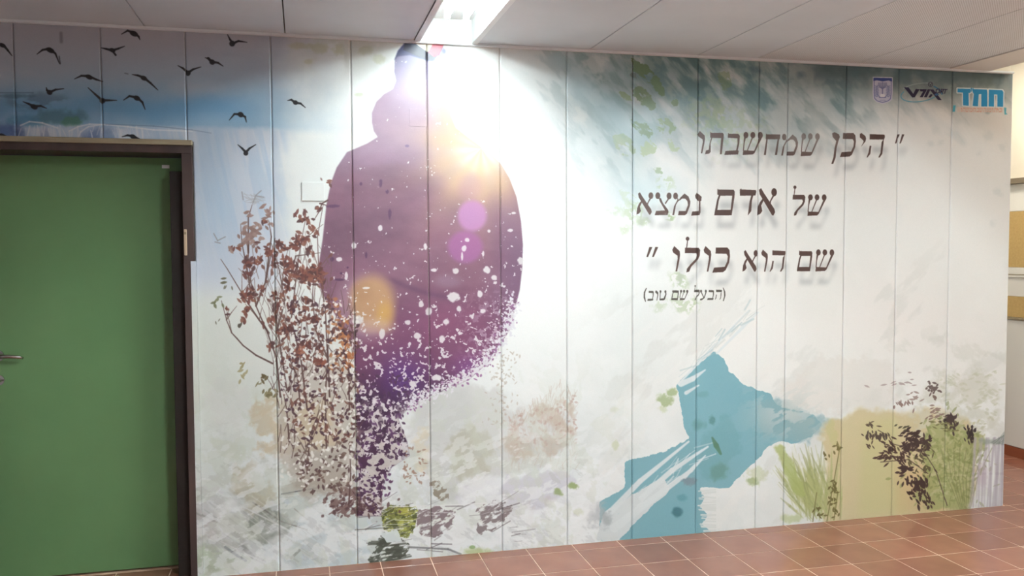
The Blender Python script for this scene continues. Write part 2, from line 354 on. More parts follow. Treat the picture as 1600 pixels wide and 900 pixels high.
nn = fbm(PX, PY, 22, 4, 10, 1.5, 68); mix(full, np.exp(-((PX-1290)/60)**2-((PY-655)/30)**2)*ss(.42, .56, nn)*.5, C(178, 188, 182))
for pts, w_ in (([(946, 808), (1000, 752), (1076, 690)], [10, 8, 3]), ([(1002, 778), (1050, 735), (1106, 698)], [9, 8, 3]), ([(960, 825), (1030, 772), (1080, 735), (1102, 712)], [14, 9, 6, 2]), ([(1064, 600), (1082, 592), (1102, 578)], [9, 8, 2]), ([(1072, 614), (1092, 602)], [6, 2]), ([(1070, 745), (1086, 726)], [7, 3]), ([(1120, 552), (1160, 512), (1185, 488)], [3, 5, 2]), ([(1060, 600), (1110, 548), (1170, 485)], [3, 4, 2])):
    line(pts, w_, C(220, 226, 226), .95, 1.5)
for k in range(26):
    t = nrng.rand(); x = 985+t*110; y = 790-t*85+nrng.uniform(-14, 14)
    line([(x, y), (x+nrng.uniform(8, 30), y-nrng.uniform(7, 24))], nrng.uniform(.7, 2.5), C(222, 228, 228), nrng.uniform(.4, .9), 1)
for k in range(30):
    t = nrng.rand(); x = 1060+t*110; y = 590-t*100+nrng.uniform(-12, 8)
    line([(x, y), (x+nrng.uniform(8, 26), y-nrng.uniform(7, 22))], nrng.uniform(.7, 3), C(206, 210, 206) if k % 2 else C(170, 190, 192), nrng.uniform(.3, .6), 1)
for k in range(24):
    y = 765+nrng.rand()*66; line([(1090+nrng.rand()*10, y), (1118, y+nrng.uniform(-3, 3))], nrng.uniform(1, 3), C(218, 222, 218), .9, 1)
blob(1058, 800, 10, 9, C(70, 116, 124), .9, .4, .25, 6); blob(1066, 778, 9, 6, C(96, 148, 158), .7, .6, .4, 6)
line([(1113, 684), (1119, 696), (1126, 709)], [3, 8, 4], C(86, 128, 104), .9, 1.5); blob(1122, 737, 17, 15, C(104, 146, 136), .75, .5, .5, 9)
blob(1098, 616, 10, 6, C(108, 152, 154), .5, .7, .5, 6); blob(1092, 664, 13, 10, C(96, 142, 138), .6, .7, .5, 8); blob(1113, 656, 6, 9, C(84, 130, 124), .7, .6, .5, 5)
blob(1076, 752, 12, 7, C(126, 136, 144), .7, .5, .6, 5)
for (x, y, r, a) in ((1040, 625, 14, .7), (1050, 612, 9, .7), (1036, 640, 8, .5), (962, 695, 10, .5), (896, 758, 8, .9), (872, 768, 9, .8), (1185, 742, 18, .5), (1176, 752, 9, .7), (905, 800, 8, .3), (960, 640, 7, .2)):
    blob(x, y, r, r*.75, C(150, 168, 112) if a > .65 else C(186, 194, 152), a, .5, .7, 7, seed=int(x))
blob(935, 805, 16, 22, C(178, 182, 184), .7, .7, .7, 8); blob(948, 812, 9, 16, C(150, 158, 160), .6, .7, .7, 6)
# -- right meadow
fill([(1286, 668), (1320, 650), (1380, 640), (1460, 640), (1520, 660), (1520, 795), (1280, 818), (1284, 740)], C(204, 190, 148), .9, soft=9, rough=8, rs=26)
fill([(1350, 660), (1400, 650), (1420, 800), (1340, 806)], C(196, 194, 140), .5, soft=9)
fill([(1285, 660), (1300, 655), (1310, 690), (1296, 700)], C(190, 190, 130), .5, soft=5, rough=5)
fill([(1400, 730), (1480, 720), (1480, 800), (1400, 802)], C(206, 180, 134), .55, soft=10)
fill([(1208, 690), (1240, 712), (1262, 745), (1285, 700), (1292, 760), (1280, 815), (1226, 818), (1218, 760)], C(222, 224, 218), .6, soft=7)
for k in range(190):
    x = 1275+nrng.randn()*15; y0_ = 815-nrng.rand()*50; a = nrng.uniform(-2.4, -1.35); L = nrng.uniform(30, 80)
    xe, ye = x+math.cos(a)*L, y0_+math.sin(a)*L
    line([(x, y0_), ((x+xe)/2+1, (y0_+ye)/2), (xe, ye)], [1.2, nrng.uniform(2, 5), 1], C(176, 180, 124) if k % 3 else C(150, 156, 104), nrng.uniform(.25, .6), 1.2)
fill([(1210, 696), (1222, 690), (1248, 740), (1262, 780), (1240, 770), (1222, 735)], C(166, 178, 110), .8, soft=1, rough=5)
line([(1238, 700), (1252, 730), (1258, 752)], [6, 4, 1], C(226, 228, 222), .9, 2)
blob(1238, 810, 20, 8, C(176, 188, 130), .6, .6, .6, 7)
for pts in ([(1292, 815), (1298, 780), (1312, 700), (1308, 690)], [(1303, 812), (1309, 770), (1300, 752)], [(1270, 815), (1276, 770)]):
    line(pts, 1.5, C(118, 112, 66), .85, 1)
for (x, y, n) in ((1301, 756, 8), (1305, 770, 7), (1297, 783, 8), (1303, 800, 7), (1278, 800, 5), (1308, 695, 7), (1290, 712, 5), (1284, 806, 4)):
    for k in range(n): leaf(x+nrng.randn()*4, y+nrng.randn()*5, nrng.uniform(3, 5.5), nrng.uniform(1.3, 2.2), nrng.uniform(-.4, 3), C(104, 96, 52), .85)
# big shrub: pale crown, olive mass, dark leaf clusters
fill([(1440, 620), (1470, 585), (1520, 575), (1560, 600), (1568, 660), (1520, 690), (1450, 690), (1420, 660)], C(206, 206, 192), .6, soft=8, rough=9, tex=holes_(13, .3, .55, 26))
fill([(1452, 665), (1480, 655), (1512, 672), (1535, 678), (1540, 700), (1518, 720), (1520, 760), (1518, 792), (1462, 798), (1425, 780), (1448, 740), (1440, 700)], C(162, 166, 112), .85, soft=1, rough=7, rs=10)
for k in range(520):
    x = 1484+nrng.randn()*26; y = 728+nrng.randn()*34
    if y > 796: continue
    leaf(x, y, nrng.uniform(3, 8), nrng.uniform(1.5, 3), nrng.uniform(0, 3.14), C(*((132, 140, 84) if k % 3 == 0 else ((190, 188, 144) if k % 3 == 1 else (150, 158, 104)))), .6)
for k in range(90):
    x = 1470+nrng.rand()*100; y = 580+nrng.rand()*90
    leaf(x, y, nrng.uniform(3, 8), nrng.uniform(1.5, 3), nrng.uniform(-.8, .8), C(188, 190, 164), .4)
for k in range(9):
    line([(1500+k*2, 795), (1480+k*6, 745), (1470+k*10, 700)], 1.5, C(122, 124, 78), .5, 1)
for k in range(12):
    x = 1516+k*4.4; line([(x, 792), (x+nrng.uniform(0, 6), 740), (x+nrng.uniform(2, 10), 685)], nrng.uniform(1.5, 4.5), C(176, 168, 178), nrng.uniform(.4, .75), 2)
blob(1546, 690, 22, 6, C(140, 150, 140), .6, .6, .5, 7); blob(1535, 745, 12, 20, C(186, 168, 184), .5, .8, .4, 9)
for k in range(16): line([(1548+k*1.6, 690+nrng.rand()*6), (1570, 672+nrng.rand()*26)], 1.2, C(120, 130, 122), .5, 1)
dkl = C(66, 48, 46)
def cluster(cx, cy, n, sx, sy, a0, a1, Lr, Wr, col, al=.95):
    for k in range(int(n*1.25)): leaf(cx+nrng.randn()*sx, cy+nrng.randn()*sy, .78*nrng.uniform(*Lr), nrng.uniform(*Wr), nrng.uniform(a0, a1), C(*col), al)
for a in ((1376, 682, 26, 9, 4, .9, 1.9, (4, 7), (1.3, 2.2), (78, 66, 58)), (1362, 664, 7, 5, 4, -.3, 1.2, (4, 7), (1, 1.8), (92, 76, 62)), (1358, 690, 8, 4, 6, .5, 2, (4, 6), (1, 1.8), (84, 66, 56)),
          (1392, 700, 14, 6, 6, .3, 1.2, (4, 8), (1.2, 2), (74, 52, 46)), (1383, 716, 12, 8, 5, -.9, .2, (5, 9), (1.3, 2.2), (72, 50, 46)), (1398, 712, 12, 8, 6, -.3, 1, (4, 7), (1.3, 2.2), (72, 50, 46)),
          (1426, 695, 46, 12, 8, 0, 3.1, (4, 8), (1.6, 3), (62, 44, 44)), (1444, 694, 22, 7, 7, 0, 3.1, (4, 8), (1.6, 3), (66, 48, 46)), (1424, 678, 16, 7, 4, -.8, .2, (4, 8), (1.5, 2.6), (60, 44, 42)),
          (1410, 667, 6, 5, 3, -.8, -.1, (4, 7), (1.2, 2), (86, 80, 60)), (1415, 733, 14, 6, 4, -.6, .1, (5, 8), (1.8, 3), (60, 42, 42)), (1410, 716, 14, 6, 6, .4, 1.6, (4, 8), (1.3, 2.4), (66, 46, 44)),
          (1425, 755, 26, 9, 5, .5, 2, (4, 7), (1.5, 2.4), (64, 44, 42)), (1440, 766, 22, 6, 10, .7, 1.9, (5, 9), (1.8, 2.8), (62, 42, 42)), (1450, 781, 12, 5, 5, .5, 2, (4, 7), (1.3, 2), (66, 46, 42)), (1430, 772, 10, 6, 4, 0, 1, (4, 6), (1.5, 2.4), (66, 46, 42)),
          (1486, 656, 26, 5, 5, .9, 2.2, (4, 8), (1.5, 2.6), (64, 48, 48)), (1491, 669, 5, 2, 4, 1, 1.5, (5, 8), (1.3, 2), (64, 48, 48)), (1517, 676, 18, 4, 5, .9, 2.2, (4, 7), (1.6, 2.6), (50, 40, 42)), (1517, 688, 7, 4, 3, 1, 2, (4, 6), (1.2, 1.8), (54, 42, 42)),
          (1458, 607, 24, 5, 5, 0, 3.1, (3, 6), (1.4, 2.2), (104, 88, 84)), (1460, 622, 6, 2, 3, 0, 2, (3, 6), (1.3, 2), (120, 100, 92)), (1458, 648, 12, 7, 6, -.7, .2, (4, 8), (1, 1.8), (140, 116, 104)), (1463, 640, 6, 5, 3, -.6, .1, (4, 7), (1, 1.8), (146, 122, 112)),
          (1410, 632, 12, 9, 4, .8, 1.9, (4, 7), (1, 1.8), (142, 120, 112)), (1430, 622, 8, 8, 5, -.6, .4, (4, 7), (1.2, 2), (164, 146, 138)), (1410, 598, 10, 14, 6, -.5, .5, (4, 8), (1.2, 2), (180, 164, 160)), (1475, 665, 16, 14, 5, -.4, .6, (4, 7), (1, 1.8), (120, 118, 76)),
          (1440, 720, 30, 14, 14, .2, 2.4, (4, 8), (1, 1.8), (92, 84, 58))):
    cluster(*a)
for pts in ([(1452, 712), (1420, 700), (1396, 694), (1388, 680)], [(1450, 740), (1420, 718), (1376, 722)], [(1386, 680), (1372, 672)], [(1480, 790), (1462, 735), (1440, 700)]):
    line(pts, 1.3, C(70, 52, 48), .85, 1)
# -- lower centre strokes
fill([(594, 800), (612, 790), (650, 790), (655, 808), (640, 838), (612, 842), (600, 822)], C(124, 130, 62), .95, soft=0, rough=5, rs=7, tex=holes_(5, .30, .44, 30, -20, 2))
fill([(594, 800), (612, 790), (650, 790), (655, 808), (640, 838), (612, 842), (600, 822)], C(180, 184, 96), .85, soft=0, rough=5, rs=7, tex=holes_(4, .5, .58, 61, -20, 2))
fill([(594, 800), (612, 790), (650, 790), (655, 808), (640, 838), (612, 842), (600, 822)], C(70, 76, 42), .85, soft=0, rough=5, rs=7, tex=holes_(4, .54, .6, 62, -20, 2))
fill([(598, 796), (618, 796), (622, 822), (600, 820)], C(88, 90, 50), .5, soft=1, rough=5, rs=6, tex=holes_(4, .4, .5, 63))
blob(632, 800, 14, 7, C(180, 176, 76), .8, .5, .5, 6)
for poly, cc in (([(655, 795), (690, 792), (712, 800), (706, 826), (680, 842), (655, 838), (648, 815)], (134, 118, 122)), ([(744, 792), (778, 780), (800, 790), (796, 806), (772, 826), (742, 836), (750, 815)], (136, 124, 126)),
                 ([(500, 785), (520, 766), (560, 760), (592, 775), (596, 800), (560, 806), (516, 806)], (126, 102, 98)), ([(590, 838), (606, 834), (640, 850), (634, 870), (600, 878), (574, 880), (586, 860)], (84, 88, 78)),
                 ([(668, 748), (690, 752), (702, 775), (694, 786), (676, 770)], (150, 140, 124))):
    fill(poly, C(*cc), .95, soft=0, rough=6, rs=8, tex=holes_(6, .34, .5, 31+int(poly[0][0]) % 7, -30, 2))
for k in range(90):
    x = 560+nrng.rand()*250; y = 790+nrng.rand()*70; a = math.radians(nrng.uniform(-38, 6)); L = nrng.uniform(10, 46)
    dark = nrng.rand() < .4
    line([(x, y), (x+L*math.cos(a), y+L*math.sin(a))], nrng.uniform(.6, 2), C(100, 92, 96) if dark else C(234, 236, 236), nrng.uniform(.25, .7), 1)
for k in range(26):
    x = 576+nrng.rand()*40; y = 842+nrng.rand()*36
    line([(x, y), (x+nrng.uniform(12, 30), y-nrng.uniform(-2, 8))], nrng.uniform(1.5, 4), C(76, 80, 70), .7, 1)
for pts, w_, cc in (([(640, 855), (700, 858), (720, 866)], 3, (120, 120, 122)), ([(600, 792), (690, 790), (760, 786)], 1.5, (238, 238, 238)), ([(555, 828), (640, 822)], 1.6, (120, 120, 112)), ([(540, 834), (630, 826)], 2, (238, 238, 238))):
    line(pts, w_, C(*cc), .8, 1)
fill([(594, 834), (620, 828), (628, 845), (604, 848)], C(226, 234, 234), .95, soft=0, rough=2)
blob(742, 862, 26, 7, C(184, 196, 140), .8, .6, .5, 7); blob(738, 855, 5, 3, C(140, 170, 110), .8)
# -- figure seen from behind, in purple
body = [(635, 66), (622, 80), (617, 93), (616, 112), (619, 126), (614, 139), (600, 147), (588, 159), (581, 176), (581, 191), (584, 205), (590, 214), (574, 224), (542, 238), (534, 250), (526, 262), (517, 286), (510, 321), (504, 375), (498, 414), (497, 440), (504, 460), (520, 485), (541, 524), (553, 548), (556, 600), (558, 700), (563, 780), (557, 806),
        (596, 806), (596, 780), (600, 752), (612, 730), (640, 712), (636, 690), (622, 655), (636, 640), (664, 622), (696, 609), (733, 593), (745, 582), (760, 569), (776, 551), (785, 533), (798, 513), (805, 480), (812, 453), (816, 418), (817, 382), (814, 346), (807, 308), (796, 279), (783, 257), (762, 238), (735, 218), (712, 200), (704, 180), (703, 135), (704, 100), (696, 81), (690, 66)]
bp = np.array(body, float); slb = region(bp[:, 0].min(), bp[:, 1].min(), bp[:, 0].max(), bp[:, 1].max(), 8)
bx, by = PX[slb], PY[slb]
bm_ = blur(pmask(body, slb, 2), 1, 1)
nb1 = fbm(bx, by, 60, 4, -20, 1.6, 33); nb2 = fbm(bx, by, 16, 3, 10, 2, 34)
t1 = ss(215, 300, by)[..., None]; t2 = ss(430, 560, by)[..., None]; t3 = ss(560, 640, by)[..., None]
colb = C(158, 136, 162)*(1-t1)+C(132, 98, 120)*t1  # purple paled towards shoulder and head, partly lamp glare painted in
colb = colb*(1-t2)+C(116, 74, 106)*t2; colb = colb*(1-t3)+C(76, 48, 80)*t3
hd = (1-ss(96, 150, by))[..., None]; colb = colb*(1-hd)+C(96, 90, 128)*hd
colb = colb*C(.95, .92, .90)+(nb1-.5)[..., None]*C(34, 22, 26)+(nb2-.5)[..., None]*14
rt = (ss(740, 815, bx)*ss(280, 330, by))[..., None]*.5; colb = colb*(1-rt)+C(120, 96, 126)*rt
vio = (np.exp(-((bx-630)/38)**2-((by-590)/34)**2)*.6)[..., None]; colb = colb*(1-vio)+C(96, 56, 140)*vio
vi2 = (np.exp(-((bx-735)/30)**2-((by-575)/20)**2)*.5)[..., None]; colb = colb*(1-vi2)+C(140, 84, 160)*vi2
mg = (np.exp(-((bx-700)/90)**2-((by-500)/45)**2)*.45)[..., None]; colb = colb*(1-mg)+C(146, 84, 118)*mg
fd = (np.exp(-((by-(432+20*np.sin((bx-600)/60.)+(bx-600)*.12))/5)**2)*ss(585, 620, bx)*(1-ss(690, 730, bx))*.35)[..., None]; colb = colb*(1-fd)+C(84, 54, 84)*fd
IMG[slb] = IMG[slb]*(1-bm_[..., None])+colb*bm_[..., None]
# printed sun flare at the shoulder: warm core, rays
def bodymix(m, col): mix(slb, np.clip(m*bm_, 0, 1), col)
sx_, sy_ = 752., 232.; rr = np.hypot(bx-sx_, by-sy_); th = np.arctan2(by-sy_, bx-sx_)
rays = .5+.5*np.cos(th*7+1.0)*np.cos(th*4)
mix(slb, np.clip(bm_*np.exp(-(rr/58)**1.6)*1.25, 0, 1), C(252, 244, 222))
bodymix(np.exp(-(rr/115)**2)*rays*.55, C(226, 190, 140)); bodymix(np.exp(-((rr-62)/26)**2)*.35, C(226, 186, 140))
mix(slb, bm_*np.exp(-(np.hypot((bx-668)/60, (by-130)/52))**2)*.5, C(206, 200, 222))  # lamp glare on the head, painted in as pale lavender
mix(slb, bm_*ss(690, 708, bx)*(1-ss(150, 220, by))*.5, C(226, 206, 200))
# soft discs
def disc(cx, cy, rx, ry, col, a, edge=.35):
    d = np.hypot((bx-cx)/rx, (by-cy)/ry); mix(slb, (1-ss(1-edge, 1.08, d))*a*np.clip(bm_+.15, 0, 1), col)
disc(738, 337, 25, 27, C(192, 140, 190), .85, .3); disc(727, 386, 30, 28, C(168, 104, 160), .7, .3)
disc(735, 292, 26, 26, C(184, 140, 170), .3, .6)
disc(568, 482, 56, 62, C(184, 150, 164), .6, .5); disc(582, 472, 42, 50, C(196, 156, 110), .8, .45); disc(602, 494, 20, 32, C(214, 170, 88), .6, .8); disc(585, 510, 40, 18, C(206, 176, 160), .5, .7)
disc(566, 455, 22, 22, C(176, 136, 104), .6, .7); disc(700, 440, 30, 16, C(158, 130, 148), .5, .8)
# white flecks, denser to the hem; torn edge
dn = ss(330, 640, by)
fl1 = fbm(bx, by, 5.2, 3, 20, 1.0, 40); fl2 = fbm(bx, by, 24, 3, 0, 1, 41)
low = ss(575, 650, by+(bx-640)*.22)
thr = .82-.20*dn-.05*ss(700, 800, bx)*ss(420, 500, by)-.05*low+(fl2-.5)*-.22
edge = blur(pmask(body, slb, 1), 9); rim = (1-ss(.55, .98, edge))*ss(440, 490, by)*ss(600, 640, bx)
thr = thr-rim*.16
bodymix(ss(thr, thr+.035, fl1)*.95, C(222, 218, 218))
right_dense = ss(.0, 1., (bx-700)/110.)*ss(430, 520, by)
bodymix(ss(.60, .64, fbm(bx, by, 4.2, 2, 0, 1, 42))*right_dense*.8, C(220, 206, 216))
legs = ss(600, 690, by)
bodymix(ss(.50, .55, fbm(bx, by, 8.5, 3, 0, 1, 43))*legs*.95, C(204, 198, 192))
bodymix(ss(.5, .55, fbm(bx, by, 5, 2, 0, 1, 44))*legs*ss(600, 640, bx)*.9, C(206, 206, 206))
for (x, y, rx, ry) in ((708, 464, 11, 8), (594, 356, 4, 5), (553, 383, 4, 6), (665, 386, 3.5, 6), (712, 423, 5, 5), (761, 422, 6, 6), (772, 434, 5, 5), (597, 521, 5, 9), (559, 500, 10, 8), (670, 487, 5, 8), (658, 475, 4, 6), (717, 482, 4, 5), (755, 486, 5, 4), (697, 503, 6, 6),
                      (797, 360, 5, 3), (764, 361, 3, 3), (803, 333, 4, 2), (730, 375, 4, 4), (725, 388, 4, 5), (722, 400, 2, 7), (755, 397, 2, 5), (541, 432, 3, 7), (813, 408, 5, 6), (678, 422, 5, 3), (572, 450, 6, 2), (750, 460, 5, 6), (530, 405, 5, 4), (637, 504, 5, 4), (645, 600, 6, 5), (587, 625, 6, 7), (682, 590, 9, 5), (690, 530, 5, 7), (652, 525, 6, 5), (741, 578, 8, 4)):
    blob(x, y, rx, ry, C(224, 220, 220), .95, .3, .35, 5, seed=int(x))
for (x, y, rx, ry) in ((564, 287, 2.5, 3), (595, 286, 3, 7), (609, 334, 3, 9), (519, 405, 3.5, 4), (605, 300, 3, 4), (533, 427, 2, 2), (572, 398, 2, 6), (520, 322, 12, 3), (530, 437, 8, 2), (543, 418, 2, 2)):
    blob(x, y, rx, ry, C(84, 52, 84), .8, .4, .3, 4, seed=int(x))
# frayed lower right edge of the figure
for k in range(620):
    t = nrng.rand()*.98; e0 = [(806, 470), (797, 516), (776, 551), (745, 582), (700, 606), (664, 622), (636, 642)]
    i = min(int(t*6), 5); f = t*6-i; x = e0[i][0]*(1-f)+e0[i+1][0]*f+nrng.randn()*6-4; y = e0[i][1]*(1-f)+e0[i+1][1]*f+nrng.randn()*6-3
    leaf(x, y, nrng.uniform(1.2, 4.2), nrng.uniform(1, 2.4), nrng.rand()*3.1, C(226, 224, 228) if k % 5 else C(150, 104, 146), .9)
# dark navy patches at the head, cream and red wedges under the ceiling
fill([(616, 94), (622, 79), (635, 64), (650, 68), (676, 88), (680, 94), (668, 95), (640, 86), (622, 88)], C(40, 40, 84), .95, soft=1)
fill([(634, 62), (642, 62), (684, 86), (676, 95), (664, 93), (630, 78)], C(16, 16, 48), 1, soft=0, sub=2)
fill([(640, 62), (682, 62), (669, 82)], C(226, 222, 206), 1, soft=0, sub=2)
fill([(680, 62), (697, 62), (686, 86), (678, 89), (669, 82)], C(176, 40, 66), 1, soft=0, sub=2)
blob(694, 80, 3.5, 4, C(70, 74, 110), .8, .5); blob(667, 99, 3, 1.6, C(150, 140, 170), .8, .5); blob(636, 228, 4, 2.6, C(112, 92, 128), .8, .5)
# -- brown shrub left of the figure
br = [(112, 66, 60), (126, 78, 66), (96, 60, 58), (140, 92, 76), (86, 56, 56)]
def stem(pts, w0, w1, col=(92, 66, 62), al=.9):
    n = len(pts); line(pts, [w0+(w1-w0)*i/(n-1) for i in range(n)], C(*col), al, .9)
grey = (168, 158, 150)
fill([(440, 620), (480, 560), (556, 560), (560, 730), (540, 760), (470, 765), (430, 700)], C(186, 174, 160), .6, soft=8, rough=9)
fill([(455, 700), (540, 700), (545, 770), (470, 775)], C(170, 162, 150), .6, soft=8, rough=9)
fill([(455, 640), (520, 620), (530, 700), (470, 710)], C(206, 180, 130), .35, soft=8, rough=8)
stems = [[(438, 620), (432, 560), (418, 520), (400, 478), (392, 440), (388, 400), (390, 370)], [(448, 610), (438, 540), (432, 500), (440, 450), (446, 400)],
         [(426, 568), (400, 555), (380, 540), (362, 520), (354, 500), (346, 470)], [(420, 520), (405, 500), (385, 470), (378, 458), (355, 420), (345, 405)],
         [(510, 700), (508, 620), (512, 560), (508, 480), (498, 420), (496, 370), (505, 320)], [(515, 620), (512, 540), (530, 500)], [(480, 640), (470, 560), (455, 500), (462, 440), (470, 380), (478, 340)],
         [(546, 640), (545, 580), (530, 560), (510, 540)], [(470, 640), (465, 590), (452, 560), (440, 540)], [(500, 600), (520, 570), (532, 580), (545, 560)], [(394, 470), (386, 420), (378, 380), (376, 350)],
         [(432, 520), (445, 470), (436, 420), (424, 380)], [(400, 478), (415, 440), (423, 400), (430, 372)], [(512, 560), (495, 520), (488, 470), (490, 430)], [(545, 790), (548, 740), (546, 690)], [(480, 740), (484, 680), (500, 640)],
         [(512, 313), (503, 318), (499, 330), (490, 345)], [(500, 318), (511, 321)], [(415, 440), (424, 370), (420, 345)], [(388, 395), (388, 340), (394, 320)], [(455, 430), (462, 400), (500, 395)], [(452, 690), (448, 640), (440, 600)]]
for s_ in stems: stem(s_, 2.8, .8)
for s_ in stems[:9]:
    for k in range(5):
        i = nrng.randint(1, len(s_)-1); x, y = s_[i]; a = nrng.uniform(-2.4, -.7); L = nrng.uniform(18, 46)
        stem([(x, y), (x+math.cos(a)*L*.5, y+math.sin(a)*L*.55), (x+math.cos(a)*L, y+math.sin(a)*L)], 1.6, .7, (110, 84, 76), .8)
for k in range(150):
    x = nrng.uniform(385, 520); y = nrng.uniform(400, 600)
    if x < 385+(y-400)*.25: continue
    a = nrng.uniform(-2.2, -1.0); L = nrng.uniform(18, 50); xe, ye = x+math.cos(a)*L, y+math.sin(a)*L
    stem([(x, y), (x+math.cos(a)*L*.5+1, y+math.sin(a)*L*.5), (xe, ye)], 1.3, .6, (112, 90, 84), .6)
    if k % 2: leaf(xe, ye, nrng.uniform(3, 6), nrng.uniform(2, 3.2), a+nrng.uniform(-.5, .5), C(116, 76, 68), .85)
for k in range(110):
    x = nrng.uniform(425, 556); y = nrng.uniform(480, 720); a = nrng.uniform(-2.1, -1.0); L = nrng.uniform(15, 45)
    stem([(x, y), (x+math.cos(a)*L*.5+1, y+math.sin(a)*L*.5), (x+math.cos(a)*L, y+math.sin(a)*L)], 1.6, .8, (96, 70, 66), .65)
def leaves(cx, cy, sx, sy, n, Lr=(4, 7), Wr=(2, 3.4), cols=br, al=.9):
    for k in range(n):
        x, y = cx+nrng.randn()*sx, cy+nrng.randn()*sy
        leaf(x, y, nrng.uniform(*Lr), nrng.uniform(*Wr), nrng.uniform(-1.2, 1.9), C(*cols[nrng.randint(len(cols))]), al)
pale = [(150, 122, 116), (164, 138, 130), (138, 110, 104)]
for a in ((396, 362, 6, 10, 18, (4, 7), (2.4, 4), pale), (382, 362, 3, 8, 10, (4, 7), (2.4, 4), pale), (390, 375, 8, 5, 14, (4, 7), (2, 3.4), pale), (412, 350, 5, 4, 6, (4, 6), (2, 3), pale), (387, 334, 2, 3, 4, (4, 6), (2, 3.4), pale), (411, 324, 2, 3, 3, (4, 6), (2, 3.4), pale),
          (421, 333, 4, 4, 9, (4, 7), (2, 3), pale), (413, 346, 3, 3, 4), (387, 412, 3, 6, 12, (4, 7), (3, 4.5), br), (386, 426, 3, 3, 6), (374, 388, 5, 2, 5), (361, 392, 2, 4, 3, (4, 6), (2, 3), pale), (402, 388, 2, 3, 3), (402, 412, 3, 3, 5), (405, 404, 4, 3, 6), (418, 388, 2, 4, 5), (424, 396, 4, 4, 8), (427, 412, 4, 3, 7),
          (436, 382, 3, 3, 8), (442, 388, 4, 2, 5), (468, 378, 6, 5, 20), (458, 384, 5, 4, 10), (479, 372, 6, 3, 9), (463, 333, 2, 3, 3), (476, 332, 2, 2, 3), (478, 342, 6, 3, 10), (470, 344, 3, 3, 5), (497, 326, 3, 3, 4), (487, 356, 3, 2, 4), (485, 392, 3, 4, 7), (494, 364, 4, 3, 4), (514, 288, 1.5, 3, 3), (502, 277, 1, 2, 1, (3, 5), (1.5, 2), pale),
          (452, 412, 9, 6, 26), (470, 430, 14, 8, 60), (486, 432, 9, 8, 40), (500, 430, 4, 8, 20), (448, 440, 4, 6, 10), (385, 462, 6, 4, 16), (393, 455, 5, 3, 8), (409, 452, 3, 3, 4), (431, 463, 4, 4, 9), (432, 480, 4, 4, 8), (349, 440, 1.5, 3, 3, (4, 6), (2, 3), [(110, 106, 84)]), (357, 449, 4, 1.5, 3, (4, 6), (1, 2), [(122, 118, 100)]),
          (343, 472, 4, 4, 7, (4, 6), (2, 3), [(120, 124, 92), (140, 144, 112)]), (356, 484, 1.5, 3, 3, (4, 6), (2, 3.6), br), (386, 485, 3, 3, 7), (383, 497, 3, 3, 5), (375, 507, 2, 2, 3, (3, 5), (2, 3), [(92, 84, 74)]), (341, 502, 3, 1.5, 2, (3, 5), (1, 2), [(140, 138, 120)]), (455, 480, 4, 5, 12), (476, 484, 4, 5, 12), (465, 500, 8, 3, 16), (448, 515, 5, 4, 16), (480, 470, 3, 5, 8),
          (490, 498, 5, 4, 14), (478, 537, 8, 4, 20), (470, 552, 6, 5, 14, (4, 7), (2, 3.4), [(160, 100, 80), (140, 88, 74)]), (498, 565, 8, 4, 18, (4, 7), (2, 3.4), [(150, 90, 70), (120, 70, 60)]), (500, 545, 5, 4, 8), (425, 500, 4, 4, 9), (440, 516, 4, 3, 8), (425, 540, 5, 3, 8), (414, 590, 3, 3, 5, (4, 6), (2, 3), [(110, 96, 66)]), (380, 572, 2, 3, 3, (3, 6), (1.5, 2.5), [(170, 160, 120)]), (380, 588, 3, 5, 5, (4, 7), (2, 3), [(180, 172, 132)]),
          (420, 612, 8, 5, 12, (4, 7), (2, 3.4), [(150, 140, 104), (130, 120, 88)]), (400, 600, 6, 2, 3, (4, 7), (1, 1.6), [(150, 144, 110)])):
    leaves(*a)
leaves(530, 530, 9, 22, 46, (4, 7), (2, 3.4), [(176, 112, 72), (190, 124, 76), (150, 96, 72)], .8); leaves(543, 555, 6, 14, 26, (4, 7), (2, 3.2), [(170, 100, 60), (182, 120, 76)], .85); leaves(520, 478, 7, 8, 20, (3, 6), (1.5, 3), [(176, 116, 84), (150, 96, 76)], .8)
for k in range(620):
    x, y = nrng.uniform(440, 560), nrng.uniform(465, 770)
    if x < 440+max(0, (y-600))*.18+max(0, 520-y)*.2 or (x > 520 and y < 500): continue
    cols = [(110, 72, 66), (92, 60, 60), (84, 56, 60), (126, 84, 72), (76, 48, 60)] if y < 690 else [(104, 82, 78), (88, 62, 64), (120, 96, 88)]
    leaf(x, y, nrng.uniform(2.6, 6.2), nrng.uniform(1.6, 3.3), nrng.uniform(-1.2, 1.9), C(*cols[k % len(cols)]), .88)
for k in range(330):
    x, y = nrng.uniform(440, 560), nrng.uniform(470, 760)
    leaf(x, y, nrng.uniform(2, 5), nrng.uniform(1.5, 3), nrng.uniform(-1.2, 1.9), C(238, 237, 232), .85)
for k in range(230):
    x, y = nrng.uniform(555, 640), nrng.uniform(585, 775)
    if x > 640-(y-585)*.2+8: continue
    leaf(x, y, nrng.uniform(2.5, 6), nrng.uniform(1.5, 3), nrng.uniform(-1.2, 1.9), C(*[(84, 50, 86), (96, 60, 100), (76, 52, 76)][k % 3]), .85)
for k in range(60):
    leaf(555+nrng.randn()*30, 788+nrng.randn()*9, nrng.uniform(3, 6), nrng.uniform(1.5, 3), nrng.uniform(-1.2, 1.9), C(92, 66, 68), .8)
for k in range(40):
    leaf(nrng.uniform(630, 665), nrng.uniform(700, 755), nrng.uniform(2, 5), nrng.uniform(1.2, 2.4), nrng.uniform(-1.2, 1.9), C(160, 126, 108), .7)
